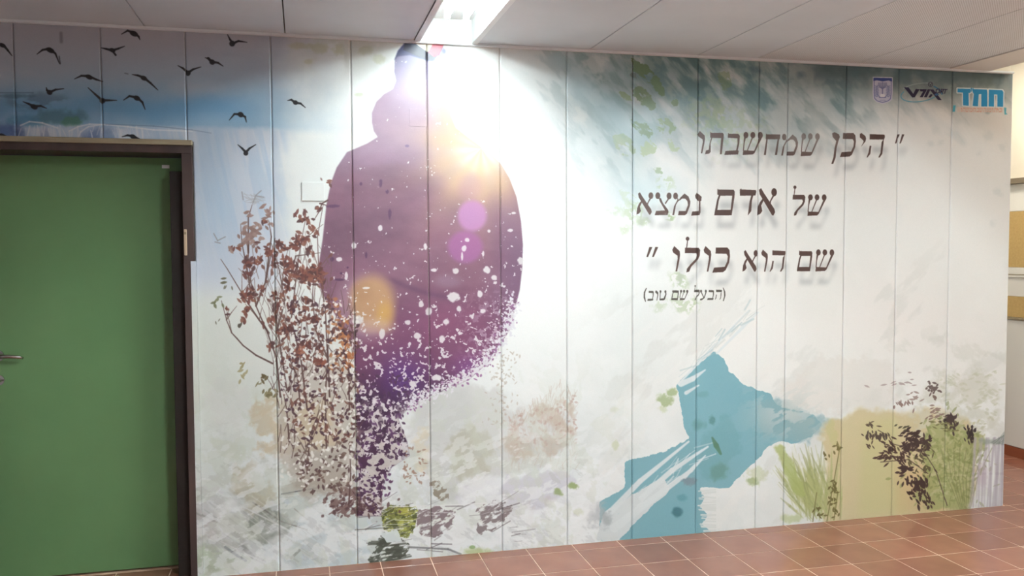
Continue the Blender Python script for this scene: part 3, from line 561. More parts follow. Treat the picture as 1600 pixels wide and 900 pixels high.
for k in range(26): line([(380+nrng.rand()*24, 300+nrng.rand()*18)]+[(395+nrng.rand()*20, 305+nrng.rand()*15)], .9, C(176, 176, 182), .6, 1)
for pts in ([(395, 318), (400, 305), (408, 298)], [(400, 306), (412, 308)], [(378, 300), (380, 312)], [(334, 365), (340, 376), (352, 370)], [(336, 378), (344, 380)]): line(pts, 1.8, C(150, 148, 156), .8, 1)
# -- birds
BK = C(34, 34, 40)
def bird(o, k, pts, body_, ws=None, al=.96):
    P_ = [(o[0]+x/k, o[1]+y/k) for x, y in pts]; n = len(P_)
    mid = n//2; w_ = ws or [1.0+3.1*(1-abs(i-mid)/mid)**.7 for i in range(n)]
    line(P_, w_, BK, al, .9); x, y, rx, ry = body_; blob(o[0]+x/k, o[1]+y/k, rx/k, ry/k, BK, al, .25, rot=25)
K = 3.4622; O = (0, 0)
for pts, b_ in ((((-20, 235), (5, 238), (22, 248), (42, 272), (65, 302)), (12, 245, 20, 12)), (((200, 293), (230, 270), (268, 264), (300, 290), (322, 345)), (272, 272, 26, 14)), (((657, 185), (690, 166), (728, 178), (750, 198), (757, 215)), (724, 182, 26, 15)),
    (((545, 258), (575, 265), (608, 273), (640, 263), (674, 250)), (608, 272, 18, 12)), (((403, 427), (440, 410), (480, 412), (520, 430), (556, 441)), (482, 417, 22, 13)), (((715, 403), (745, 408), (778, 420), (815, 450), (854, 487)), (778, 423, 20, 13)),
    (((250, 473), (254, 488), (268, 500), (300, 485), (345, 480)), (268, 500, 17, 14)), (((125, 550), (155, 562), (185, 576), (220, 573), (252, 586)), (184, 578, 22, 14)), (((476, 474), (515, 510), (552, 543), (590, 543), (632, 543)), (554, 545, 17, 16)),
    (((668, 542), (700, 520), (742, 528), (770, 553), (785, 592)), (740, 531, 20, 14)), (((963, 355), (990, 370), (1018, 393), (1045, 375), (1087, 362)), (1018, 396, 14, 16)), (((1110, 312), (1130, 318), (1150, 335), (1180, 340), (1207, 358)), (1148, 336, 17, 15)),
    (((1230, 186), (1245, 215), (1260, 235), (1290, 222), (1336, 229)), (1256, 236, 17, 17)), (((1240, 650), (1268, 617), (1300, 618), (1326, 632), (1333, 661)), (1302, 620, 18, 15)), (((1287, 783), (1310, 803), (1330, 824), (1350, 803), (1384, 782)), (1330, 829, 14, 14)),
    (((660, 740), (690, 732), (722, 738), (750, 752), (780, 768)), (720, 740, 20, 13)), (((-12, 724), (5, 728), (20, 735), (35, 740), (52, 747)), (12, 735, 20, 13)), (((1556, 544), (1576, 540), (1598, 555), (1626, 560), (1652, 582)), (1598, 555, 15, 13))):
    bird(O, K, pts, b_)
line([(320/K, 305/K), (326/K, 345/K)], 2, BK, .6); line([(608/K, 275/K), (626/K, 298/K)], 3, BK, .9); line([(330/K, 180/K), (332/K, 226/K)], 5, C(110, 110, 116), .6, 3)
line([(1126/K, 315/K), (1140/K, 330/K)], 4, BK, .9); line([(676/K, 396/K), (692/K, 400/K)], 2, C(110, 116, 126), .7, 1)
# -- lettering
GL = {
 'vav': [[(0, .15), (.25, 0), (.95, .2), (1, .34), (.92, .55), (.62, 1), (.42, 1), (.7, .5), (.68, .38), (.1, .25)]],
 'tav': [[(.28, 0), (.35, .05), (.95, .05), (1, .1), (1, .26), (.9, 1), (.8, 1), (.87, .28), (.28, .26)], [(.40, .25), (.30, .5), (.30, .9), (.22, .97), (0, 1), (.05, .84), (.2, .8), (.25, .5), (.34, .25)]],
 'bet': [[(.25, 0), (.3, .04), (.9, .05), (1, .14), (.96, .5), (.86, .8), (.93, .81), (.88, .98), (0, 1), (.08, .82), (.76, .8), (.85, .5), (.85, .25), (.22, .22)]],
 'shin': [[(0, 1), (.03, .80), (.57, .82), (.83, .25), (.97, .2), (.58, .92), (.5, .98)], [(.06, .82), (.01, .82), (.07, .2), (.17, .2), (.09, .5)], [(.2, .83), (.24, .83), (.52, .22), (.46, .22)], ('e', .16, .13, .12, .14), ('e', .5, .13, .12, .14), ('e', .87, .14, .12, .15)],
 'het': [[(.13, 0), (.18, .04), (1, .05), (.98, .27), (.11, .27)], [(.15, .25), (.23, .25), (.12, 1), (0, 1)], [(.84, .25), (.93, .25), (.8, 1), (.67, 1)]],
 'mem': [('e', .18, .15, .13, .15), [(.26, .2), (.36, .33), (.2, .55), (.1, 1), (0, 1), (.1, .6), (.28, .33)], [(.3, .4), (.45, .22), (.6, .1), (.68, .04), (.9, .18), (1, .4), (.97, .6), (.8, .95), (.7, 1), (.32, 1), (.36, .82), (.74, .82), (.87, .55), (.84, .38), (.72, .27), (.56, .26)]],
 'nuns': [[(.1, .04), (.38, 0), (.9, .07), (1, .15), (.85, .26), (.62, .5), (.5, .8), (.22, 1), (0, 1), (.24, .8), (.38, .5), (.58, .28), (.15, .15)]],
 'kaf': [[(.2, 0), (.85, 0), (.97, .1), (1, .35), (.95, .6), (.75, .9), (.6, .98), (0, 1), (.1, .8), (.7, .77), (.85, .55), (.88, .35), (.8, .25), (.18, .24)]],
 'yod': [[(.02, .05), (.3, 0), (.9, .22), (1, .4), (.9, .6), (.2, 1), (.62, .62), (.55, .52), (0, .3)]],
 'he': [[(.17, 0), (.98, .03), (1, .12), (.95, .23), (.17, .23)], [(.94, .2), (.82, .35), (.76, .8), (.64, 1), (.72, 1), (.85, .85), (.92, .4)], [(.17, .5), (.26, .5), (.2, .85), (.05, 1), (0, 1), (.1, .8)]],
 'alef': [[(.1, .06), (.2, 0), (.33, .17), (.86, .76), (.9, .88), (.82, 1), (.75, 1), (.13, .22)], ('e', .85, .15, .14, .15), [(.77, .28), (.86, .28), (.7, .48), (.68, .56), (.62, .5)], [(.36, .40), (.3, .36), (.14, .52), (.04, .72), (0, 1), (.15, .95), (.26, .84), (.2, .64)]],
 'tsadi': [('e', .18, .15, .14, .15), ('e', .83, .16, .14, .15), [(.24, .25), (.35, .25), (.48, .48), (.76, .76), (.8, .84), (.74, 1), (0, 1), (.08, .82), (.6, .8), (.3, .4)], [(.76, .28), (.84, .28), (.63, .52), (.58, .48)]],
 'nun': [[(.38, .12), (.55, 0), (1, .18), (.97, .35), (.88, .38), (.9, .85), (.8, .97), (0, 1), (.1, .82), (.72, .8), (.76, .38), (.42, .24)]],
 'mems': [('h', [(.16, 0), (.2, .04), (.95, .05), (1, .12), (.99, .3), (.85, 1), (0, 1), (.03, .85), (.14, .42), (.22, .25), (.15, .22)], [(.3, .27), (.22, .45), (.15, .80), (.80, .80), (.88, .27)])],
 'dalet': [[(.02, .04), (.1, 0), (.12, .04), (.97, .06), (1, .12), (.95, .26), (.82, .27), (.74, .45), (.7, .85), (.52, 1), (.5, 1), (.6, .5), (.7, .27), (.02, .27)]],
 'lamed': [('e', .18, .055, .12, .055), [(.16, .08), (.22, .08), (.14, .33), (.08, .33)], [(.02, .31), (.9, .31), (1, .37), (.97, .53), (.85, .65), (.42, .84), (.28, .98), (.1, 1), (.14, .9), (.36, .78), (.72, .62), (.82, .52), (.76, .46), (0, .46)]],
 'quote': [[(.25, 0), (.5, 0), (.14, 1), (0, 1)], [(.75, 0), (1, 0), (.62, 1), (.48, 1)]],
 'tet': [('e', .15, .13, .13, .14), [(.08, .2), (.18, .2), (.12, .84), (.6, .8), (.86, .4), (.82, .22), (.97, .2), (1, .4), (.8, .9), (.6, 1), (.02, 1)], ('e', .86, .14, .13, .14)],
 'ayin': [('e', .18, .12, .14, .14), ('e', .84, .12, .14, .14), [(.14, .2), (.26, .2), (.62, .72), (.52, .76)], [(.8, .22), (.94, .22), (.66, .78), (.3, .98), (.02, 1), (.06, .86), (.36, .8), (.6, .64)]],
 'paro': [[(.75, 0), (1, 0), (.5, .3), (.4, .6), (.7, 1), (.5, 1), (0, .7), (.1, .3)]],
 'parc': [[(.2, 0), (.4, 0), (.95, .3), (1, .6), (.5, 1), (.2, 1), (.6, .65), (.55, .3)]],
}
TEXT = [('vav', 1090.7, 1101.4, 204.6, 239.5), ('tav', 1101.6, 1130.6, 206, 241), ('bet', 1131.8, 1156, 207.5, 242), ('shin', 1160.4, 1192.2, 206.5, 242), ('het', 1193.6, 1219.2, 208.5, 242), ('mem', 1220.6, 1247, 209, 243), ('shin', 1251, 1281.2, 208.5, 244), ('nuns', 1299, 1312.2, 206.5, 256), ('kaf', 1312.4, 1337.3, 208, 245.3), ('yod', 1343.4, 1353.2, 208, 229.5), ('he', 1354, 1382.7, 209.5, 246), ('quote', 1398.5, 1413, 210, 224),
 ('alef', 994.5, 1021, 300.5, 335.3), ('tsadi', 1023, 1050, 300.5, 336), ('mem', 1050.5, 1078.7, 301, 336), ('nun', 1080, 1096.2, 301, 337), ('mems', 1116, 1148, 294.5, 336.3), ('dalet', 1155.5, 1181.6, 294.5, 336), ('alef', 1183, 1214.2, 294, 336.5), ('lamed', 1238.5, 1258.2, 290, 337), ('shin', 1261.5, 1291.7, 304, 337.2),
 ('quote', 1010, 1028.5, 386, 401.5), ('vav', 1050.5, 1062.5, 384.5, 424), ('lamed', 1070, 1094, 370, 425.5), ('vav', 1099.5, 1111.2, 384.5, 424.2), ('kaf', 1113, 1140.6, 386.8, 426), ('alef', 1160, 1184.7, 390.8, 424.3), ('vav', 1189.5, 1199.7, 390, 424.3), ('he', 1202.5, 1227.7, 391.3, 424.3), ('mems', 1245, 1269.2, 391, 423.8), ('shin', 1274, 1303.7, 390, 424)]
SMALL = [('paro', 1005.6, 1010.8, 450, 471.5), ('bet', 1011.4, 1021.4, 454, 470), ('vav', 1023.8, 1028.6, 453.5, 469.5), ('tet', 1030.4, 1041.2, 453.5, 469.3), ('mems', 1048.8, 1060.6, 453, 469), ('shin', 1062, 1075.6, 453, 469), ('lamed', 1084.6, 1093.4, 445.5, 469.3), ('ayin', 1093.4, 1104.6, 453, 469.3), ('bet', 1105, 1115.6, 452.6, 468.8), ('he', 1117, 1128.2, 452.6, 468), ('paro', 0, 0, 0, 0), ('parc', 1128.4, 1133.4, 449.5, 470.5)]
def ell(cx, cy, rx, ry, n=14): return [(cx+rx*math.cos(a), cy+ry*math.sin(a)) for a in np.linspace(0, 2*math.pi, n, endpoint=False)]
def glyph_mask(items, dx=0, dy=0, bold=0.0):
    xs = [v for it in items if it[2] > it[1] for v in it[1:3]]; ys = [v for it in items if it[2] > it[1] for v in it[3:5]]
    SL = region(min(xs)+dx, min(ys)+dy, max(xs)+dx, max(ys)+dy, 22)
    M = np.zeros((SL[0].stop-SL[0].start, SL[1].stop-SL[1].start), np.float32)
    for name, x0, x1, y0, y1 in items:
        if x1 <= x0: continue
        for s_ in GL[name]:
            hole = ()
            if s_[0] == 'e': poly = ell(*s_[1:])
            elif s_[0] == 'h': poly = s_[1]; hole = (s_[2],)
            else: poly = s_
            T = lambda q: [(x0+dx+(x1-x0)*a, y0+dy+(y1-y0)*b) for a, b in q]
            sl = region(x0+dx, y0+dy, x1+dx, y1+dy, 3)
            m = pmask(T(poly), sl, 3, [T(h) for h in hole])
            sub_ = (slice(sl[0].start-SL[0].start, sl[0].stop-SL[0].start), slice(sl[1].start-SL[1].start, sl[1].stop-SL[1].start))
            M[sub_] = np.maximum(M[sub_], m)
    return SL, M
SL, M = glyph_mask(TEXT, 4, 20)
mix(SL, np.clip(blur(M, 6, 2)*.55, 0, 1), C(150, 152, 152))
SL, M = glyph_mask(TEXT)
mid_pale = np.exp(-((PX[SL]-1262)/62)**2-((PY[SL]-214)/26)**2)  # ink laid paler around the middle letters of the top line
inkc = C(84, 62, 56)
mix(SL, np.clip(M*1.1, 0, 1)*(1-.5*mid_pale), inkc)
SL, M = glyph_mask(SMALL); mix(SL, np.clip(M*1.25, 0, 1)*.88, C(66, 60, 52))
# -- three emblems at the top right
def LP(k, o): return lambda pts: [(o[0]+x/k, o[1]+y/k) for x, y in pts]
L_ = LP(7.111, (1355, 110))
def pf(pts, col, a=1., sub=3, holes=(), soft=0): fill(L_(pts), C(*col), a, soft, sub, holes=[L_(h) for h in holes])
def ln(pts, w_, col, a=1.): line(L_(pts), w_/7.111, C(*col), a, .7)
# shield with candelabrum between two branches
sh = [(62, 72), (284, 76), (284, 250), (276, 325), (245, 352), (170, 374), (100, 352), (68, 320), (60, 250)]
pf(sh, (214, 214, 226)); sh2 = [(72, 84), (272, 88), (272, 250), (264, 318), (236, 342), (170, 362), (106, 342), (78, 314), (72, 250)]
pf(sh2, (128, 134, 180)); pf([(82, 90), (262, 94), (262, 250), (254, 312), (230, 334), (170, 352), (112, 334), (88, 308), (82, 250)], (206, 206, 222))
pf([(68, 80), (276, 86), (276, 124), (236, 112), (172, 122), (108, 110), (68, 118)], (52, 72, 144))
for r_ in (16, 30, 44):
    ln([(170-r_, 138), (170-r_, 162), (170-r_*.7, 188), (170, 204), (170+r_*.7, 188), (170+r_, 162), (170+r_, 138)], 8, (120, 126, 172))
ln([(170, 134), (170, 262)], 11, (120, 126, 172)); pf([(150, 262), (190, 262), (204, 300), (136, 300)], (236, 236, 240)); ln([(134, 302), (206, 302)], 8, (120, 126, 172))
for s_ in (-1, 1):
    ln([(170+s_*26, 298), (170+s_*58, 270), (170+s_*66, 215), (170+s_*60, 165)], 9, (128, 134, 178))
    for yy_ in range(175, 290, 18): ln([(170+s_*64, yy_+10), (170+s_*84, yy_-6)], 9, (140, 146, 188)); ln([(170+s_*62, yy_+10), (170+s_*44, yy_-4)], 9, (140, 146, 188))
for s_ in (-26, -13, 0, 13, 26): ln([(170+s_, 328), (170+s_+5, 338)], 5, (140, 146, 186))
# orbit word mark
def orb(cx, cy, rx, ry, a0, a1, rot, n=26):
    c, s = math.cos(math.radians(rot)), math.sin(math.radians(rot))
    return [(cx+rx*math.cos(t)*c-ry*math.sin(t)*s, cy+rx*math.cos(t)*s+ry*math.sin(t)*c) for t in np.radians(np.linspace(a0, a1, n))]
ln(orb(585, 262, 212, 84, 20, 215, -8), 8, (84, 176, 204)); ln(orb(600, 235, 236, 92, 215, 300, -6), 5, (190, 210, 216), .8); ln(orb(640, 230, 196, 84, 296, 352, 14), 11, (58, 130, 178))
NV = (36, 32, 70)
pf([(408, 186), (460, 190), (512, 262), (540, 206), (582, 210), (528, 300), (500, 300)], NV)
pf([(582, 208), (662, 210), (656, 226), (616, 298), (584, 298), (622, 234), (590, 232)], NV); pf([(672, 210), (702, 210), (662, 298), (630, 298)], NV)
pf([(694, 212), (736, 214), (828, 330), (786, 328)], NV); pf([(706, 262), (728, 270), (706, 300), (678, 300)], NV); pf([(744, 268), (772, 250), (800, 268), (766, 284)], (58, 110, 160))
for pts in ([(782, 208), (802, 208), (800, 246), (778, 252), (764, 244), (768, 214), (782, 208)], [(812, 254), (824, 208), (846, 210), (844, 230), (820, 232), (842, 254)], [(850, 210), (888, 212)], [(872, 212), (860, 256)]): ln(pts, 9, NV)
ln(ell(703, 155, 24, 24, 12)+[(727, 155)], 6, (60, 56, 80)); ln([(690, 146), (703, 160), (716, 146)], 6, (60, 56, 80)); ln([(703, 160), (700, 176)], 5, (60, 56, 80))
# cyan block word mark
CY = (24, 150, 206); WH = (226, 232, 234)
blk = ([(1004, 202), (1146, 206), (1146, 248), (1126, 250), (1128, 392), (1066, 388), (1064, 246), (1004, 244)], [(1174, 208), (1330, 214), (1334, 250), (1334, 402), (1268, 400), (1268, 262), (1240, 264), (1230, 398), (1172, 394), (1186, 262), (1172, 240)],
       [(1352, 214), (1500, 220), (1512, 240), (1510, 404), (1446, 402), (1446, 268), (1410, 266), (1408, 402), (1350, 400)])
for b_ in blk:
    q = np.array(b_, float); ln(list(map(tuple, q))+[tuple(q[0])], 26, WH)
for b_ in blk: pf(b_, CY)
pf([(1150, 196), (1164, 196), (1158, 238), (1148, 238)], CY); pf([(1170, 198), (1182, 198), (1174, 226), (1166, 226)], CY)
ORC = (222, 160, 138)
pf([(1000, 404), (1510, 410), (1510, 468), (1000, 464)], (226, 214, 204), .8)
x = 1496; seq = ['bet', 'yod', 'tav', 'vav', 'mem', 'nun', 'he', 'shin', 'bet', 'het', 'mem', 'shin', 'he', 'vav', 'tet', 'bet']
for nme in seq:
    w_ = 16 if nme in ('vav', 'yod', 'nun') else 34
    if x-w_ < 1004: break
    for s_ in GL[nme]:
        if s_[0] in ('e', 'h'): s_ = s_[1] if s_[0] == 'h' else ell(*s_[1:])
        pf([(x-w_+w_*a, 414+46*b+(x-1000)*.008) for a, b in s_], ORC, .95)
    x -= w_+4
pf([(956, 388), (984, 388), (976, 458), (950, 460)], (84, 184, 206)); pf([(1520, 412), (1546, 414), (1542, 470), (1560, 488), (1526, 492)], (96, 188, 206))
# fine grain of the ink
IMG += (nrng.rand(PH, PW, 1).astype(np.float32)-.5)*5
np.clip(IMG, 0, 255, out=IMG)

def make_print_material():
    img = bpy.data.images.new('mural_print', PW, PH, alpha=False)
    px = np.ones((PH, PW, 4), np.float32); px[..., :3] = IMG[::-1]/255.
    img.pixels.foreach_set(px.ravel()); img.update(); img.pack()
    m = bpy.data.materials.new('mural_print'); m.use_nodes = True
    nt = m.node_tree; b = nt.nodes['Principled BSDF']
    uv = nt.nodes.new('ShaderNodeUVMap'); uv.uv_map = 'UVMap'
    ti = nt.nodes.new('ShaderNodeTexImage'); ti.image = img; ti.extension = 'EXTEND'; ti.interpolation = 'Linear'
    nt.links.new(uv.outputs[0], ti.inputs[0]); nt.links.new(ti.outputs[0], b.inputs['Base Color'])
    b.inputs['Roughness'].default_value = .34; b.inputs['Specular IOR Level'].default_value = .5
    g = nt.nodes.new('ShaderNodeNewGeometry'); n = nt.nodes.new('ShaderNodeTexNoise'); n.inputs['Scale'].default_value = 6
    mp = nt.nodes.new('ShaderNodeMapping'); mp.inputs['Scale'].default_value = (1, 1, .35)
    nt.links.new(g.outputs['Position'], mp.inputs[0]); nt.links.new(mp.outputs[0], n.inputs['Vector'])
    bp = nt.nodes.new('ShaderNodeBump'); bp.inputs['Strength'].default_value = .25; bp.inputs['Distance'].default_value = .004
    nt.links.new(n.outputs[0], bp.inputs['Height']); nt.links.new(bp.outputs[0], b.inputs['Normal'])
    return m
# ------------------------------------------------------------------ materials
M_wall = mat('plaster_beige', (228, 221, 206), .7, noise=(3, (222, 214, 198)))
M_room = mat('plaster_white', (222, 227, 230), .7, noise=(3, (216, 221, 224)))
M_white = mat('white_paint', (232, 230, 224), .6)
M_ceil = mat('ceiling_metal', (222, 230, 236), .45, noise=(2.5, (216, 224, 230)))
M_trim = mat('ceiling_angle', (238, 244, 247), .4)
M_dark = mat('dark_gap', (30, 28, 26), .9)
M_frame = mat('brown_frame', (76, 58, 54), .55, noise=(9, (62, 48, 46), (1, 1, .2)))
M_ledge = mat('ledge_beige', (168, 156, 130), .7, noise=(14, (142, 128, 104), (.4, 1, 3)))
M_green = mat('green_laminate', (114, 152, 102), .36, spec=.45, noise=(1.6, (106, 145, 96)), bump=(300, .08))
M_metal = mat('steel', (196, 190, 186), .25, metal=1)
M_grout = mat('grout', (226, 190, 166), .8, noise=(12, (196, 152, 126)))
M_base = mat('baseboard_tile', (150, 84, 58), .35)
M_tan = mat('tan_board', (200, 170, 112), .8, noise=(60, (192, 160, 102)))
M_housing = mat('lamp_housing', (236, 238, 236), .35)
M_mez = mat('mezuzah_case', (196, 172, 146), .4)

def tile_mat():
    m = bpy.data.materials.new('terracotta_tile'); m.use_nodes = True
    nt = m.node_tree; b = nt.nodes['Principled BSDF']
    oi = nt.nodes.new('ShaderNodeObjectInfo'); tc = nt.nodes.new('ShaderNodeTexCoord')
    geo = nt.nodes.new('ShaderNodeNewGeometry')
    n = nt.nodes.new('ShaderNodeTexNoise'); n.inputs['Scale'].default_value = 7; n.inputs['Detail'].default_value = 6
    nt.links.new(geo.outputs['Position'], n.inputs['Vector'])
    n3 = nt.nodes.new('ShaderNodeTexNoise'); n3.inputs['Scale'].default_value = 140; n3.inputs['Detail'].default_value = 2
    nt.links.new(geo.outputs['Position'], n3.inputs['Vector'])
    r = nt.nodes.new('ShaderNodeValToRGB'); r.color_ramp.elements[0].position = .3; r.color_ramp.elements[1].position = .7
    r.color_ramp.elements[0].color = (*lin((142, 92, 76)), 1); r.color_ramp.elements[1].color = (*lin((152, 102, 83)), 1)
    nt.links.new(n.outputs[0], r.inputs[0])
    hs = nt.nodes.new('ShaderNodeHueSaturation')
    mr = nt.nodes.new('ShaderNodeMapRange'); mr.inputs[3].default_value = .86; mr.inputs[4].default_value = 1.1
    nt.links.new(oi.outputs['Random'], mr.inputs[0]); nt.links.new(mr.outputs[0], hs.inputs['Value'])
    nt.links.new(r.outputs[0], hs.inputs['Color']); nt.links.new(hs.outputs[0], b.inputs['Base Color'])
    mr2 = nt.nodes.new('ShaderNodeMapRange'); mr2.inputs[3].default_value = .15; mr2.inputs[4].default_value = .20
    nt.links.new(n.outputs[0], mr2.inputs[0]); nt.links.new(mr2.outputs[0], b.inputs['Roughness'])
    bp = nt.nodes.new('ShaderNodeBump'); bp.inputs['Strength'].default_value = .12; bp.inputs['Distance'].default_value = .002
    nt.links.new(n3.outputs[0], bp.inputs['Height']); nt.links.new(bp.outputs[0], b.inputs['Normal'])
    b.inputs['Specular IOR Level'].default_value = .6
    return m
M_tile = tile_mat()

# ------------------------------------------------------------------ floor: slab, tiles
floor = struct(box('floor', (-3.2, 5.3, -6.2, 3.2, -.12, -.0009), M_grout))
def tile_edges(a0, step, lo, hi):
    k0 = math.ceil((lo-a0)/step)-1; out = []
    k = k0
    while a0+k*step < hi: out.append(a0+k*step); k += 1
    return [lo]+[v for v in out if v > lo+.01]+[hi]
TX, TS = .362, .2525
rng = random.Random(3)
base_tiles = {}
def tile(x0, x1, y0, y1, parent):
    g = .0020; wx, wy = round(x1-x0-2*g, 4), round(y1-y0-2*g, 4)
    key = (wx, wy)
    if key not in base_tiles:
        bm = bmesh.new(); vt = [(-wx/2, -wy/2), (wx/2, -wy/2), (wx/2, wy/2), (-wx/2, wy/2)]; e = .0015
        b0 = [bm.verts.new((x, y, -.006)) for x, y in vt]
        b1 = [bm.verts.new((x, y, -e)) for x, y in vt]
        b2 = [bm.verts.new((x-math.copysign(e, x), y-math.copysign(e, y), 0)) for x, y in vt]
        bm.faces.new(b2)
        for i in range(4):
            j = (i+1) % 4
            bm.faces.new((b0[i], b0[j], b1[j], b1[i])); bm.faces.new((b1[i], b1[j], b2[j], b2[i]))
        bmesh.ops.recalc_face_normals(bm, faces=bm.faces)
        me = bpy.data.meshes.new('floor_tile'); bm.to_mesh(me); bm.free(); me.materials.append(M_tile); base_tiles[key] = me
    o = bpy.data.objects.new('floor_tile', base_tiles[key]); COL.objects.link(o)
    o.location = ((x0+x1)/2, (y0+y1)/2, rng.uniform(0, .0006)); o.parent = parent
    o.rotation_euler = (rng.uniform(-.0016, .0016), rng.uniform(-.0016, .0016), 0)
YR = [0, -.092, -.353, -.614, -.875, -1.136, -1.397]
XE = tile_edges(TX, TS, -1.05, 5.15)
for i in range(len(YR)-1):
    for a, b in zip(XE[:-1], XE[1:]):
        if i == 5 and b < 1.5: continue
        tile(a, b, YR[i+1], YR[i], floor)
# corridor floor beyond the corner and the doorway threshold
YC = [0, .169, .430, .691, .952, 1.213, 1.474]
XC = tile_edges(TX, TS, 4.13, 5.15)
for a, b in zip(XC[:-1], XC[1:]):
    for c, d in zip(YC[:-1], YC[1:]): tile(a, b, c, d, floor)
for a, b in zip(*[tile_edges(TX, TS, -1.44, -.545)[k:] for k in (0, 1)]):
    tile(a, b, .01, .165, floor)
# tiles outside the view, one mesh
bm = bmesh.new()
def flat_tiles(xs, ys):
    for a, b in zip(xs[:-1], xs[1:]):
        for c, d in zip(ys[:-1], ys[1:]):
            if min(b-a, d-c) > .02: add_box(bm, a+.0022, b-.0022, c+.0022, d-.0022, -.006, 0)
flat_tiles(tile_edges(TX, TS, -3.0, 5.15), tile_edges(-1.397, .261, -5.6, -1.397))
flat_tiles(tile_edges(TX, TS, -3.0, -1.05), YR[::-1])
flat_tiles(tile_edges(TX, TS, -1.05, 1.40), [-1.397, -1.136])
flat_tiles(XC, tile_edges(1.474, .261, 1.474, 3.0))
far_t = obj('tile_field', bm, M_tile, floor); far_t['kind'] = 'stuff'

# ------------------------------------------------------------------ mural wall: core, panels with print, recessed joints
DX0, DX1, DZ = -1.53, -.488, 2.082       # door opening in the panels
bm = bmesh.new()
add_box(bm, -3.0, DX0+.03, .0125, .26, 0, 2.9); add_box(bm, DX1-.03, 4.105, .0125, .26, 0, 2.9); add_box(bm, DX0+.03, DX1-.03, .0125, .26, DZ-.03, 2.9)
wall = struct(obj('wall_back', bm, M_wall), 'long wall clad in tall panels and covered by a printed landscape mural')
M_print = make_print_material()
def zprofile(x):
    return 2.598
def uvmap(me):
    uvl = me.uv_layers.new(name='UVMap')
    for lp in me.loops:
        v = me.vertices[lp.vertex_index].co
        uvl.data[lp.index].uv = ((v.x-MX0)/(MX1-MX0), v.z/MZ)
def panel(x0, x1, z0, z1, g=.0013, name='panel'):
    bm = bmesh.new(); c = .0055
    xs = [x0+g, x0+g, x0+g+c, x1-g-c, x1-g, x1-g]; ys = [.012, .004, 0, 0, .004, .012]
    lo = [bm.verts.new((x, y, z0)) for x, y in zip(xs, ys)]; hi = [bm.verts.new((x, y, z1)) for x, y in zip(xs, ys)]
    for i in range(5): bm.faces.new((lo[i], lo[i+1], hi[i+1], hi[i]))
    bm.faces.new(lo[::-1]); bm.faces.new(hi); bm.faces.new((lo[5], lo[0], hi[0], hi[5]))
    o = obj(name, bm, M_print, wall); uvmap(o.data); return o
JO = [-3.0, -2.69, -2.33, -1.965, -1.60, -1.235, -.876, -.512, -.128, .248, .620, .993, 1.348, 1.714, 2.088, 2.452, 2.628, 2.994, 3.335, 3.695, 4.118]
for a, b in zip(JO[:-1], JO[1:]):
    if b <= DX0+.001: panel(a, b, 0, H)
    elif a >= DX1-.001: panel(a, b, 0, H)
    else:
        if a < DX0: panel(a, DX0, 0, DZ)
        if b > DX1: panel(DX1, b, 0, DZ)
        panel(a, b, DZ, H)
# end face of the wall and the strip of film that overlaps the door frame
box('end_cap', (4.106, 4.119, .0185, .262, 0, H), M_wall, wall)
def printed_plate(name, x0, x1, y0, y1, z0, z1):
    bm = bmesh.new(); add_box(bm, x0, x1, y0, y1, z0, z1, bev=.0008); o = obj(name, bm, M_print, wall); uvmap(o.data); return o
o = printed_plate('film_edge', -.507, DX1+.004, -.0135, .001, 0, 1.522); o['label'] = 'edge of the printed film lapping onto the brown door frame'
o = printed_plate('cover_plate', .007, .112, -.0065, .001, 1.811, 1.90); o['label'] = 'small square cover plate under the print, left of the figure'
o = printed_plate('cover_plate', .530, .617, -.0022, .001, 2.183, 2.27); o['label'] = 'small cover plate under the print on the figure\'s neck'

# other walls
box_w = lambda n, d, m=None: struct(box(n, d, m or M_room))
box_w('wall_left', (-3.2, -3.0, -6.2, .26, 0, 2.9))
box_w('wall_front', (-3.2, 5.3, -5.8, -5.6, 0, 3.2))
wr = box_w('wall_right', (5.15, 5.35, -6.2, 3.2, 0, 3.2), M_wall)
box_w('wall_corridor', (3.0, 5.35, 3.0, 3.2, 0, 3.2))
box_w('wall_corridor_left', (3.9, 4.104, .262, 3.0, 0, 3.2))
struct(box('baseboard_right', (5.136, 5.149, -5.6, 3.0, 0, .075), M_base, bev=.002))

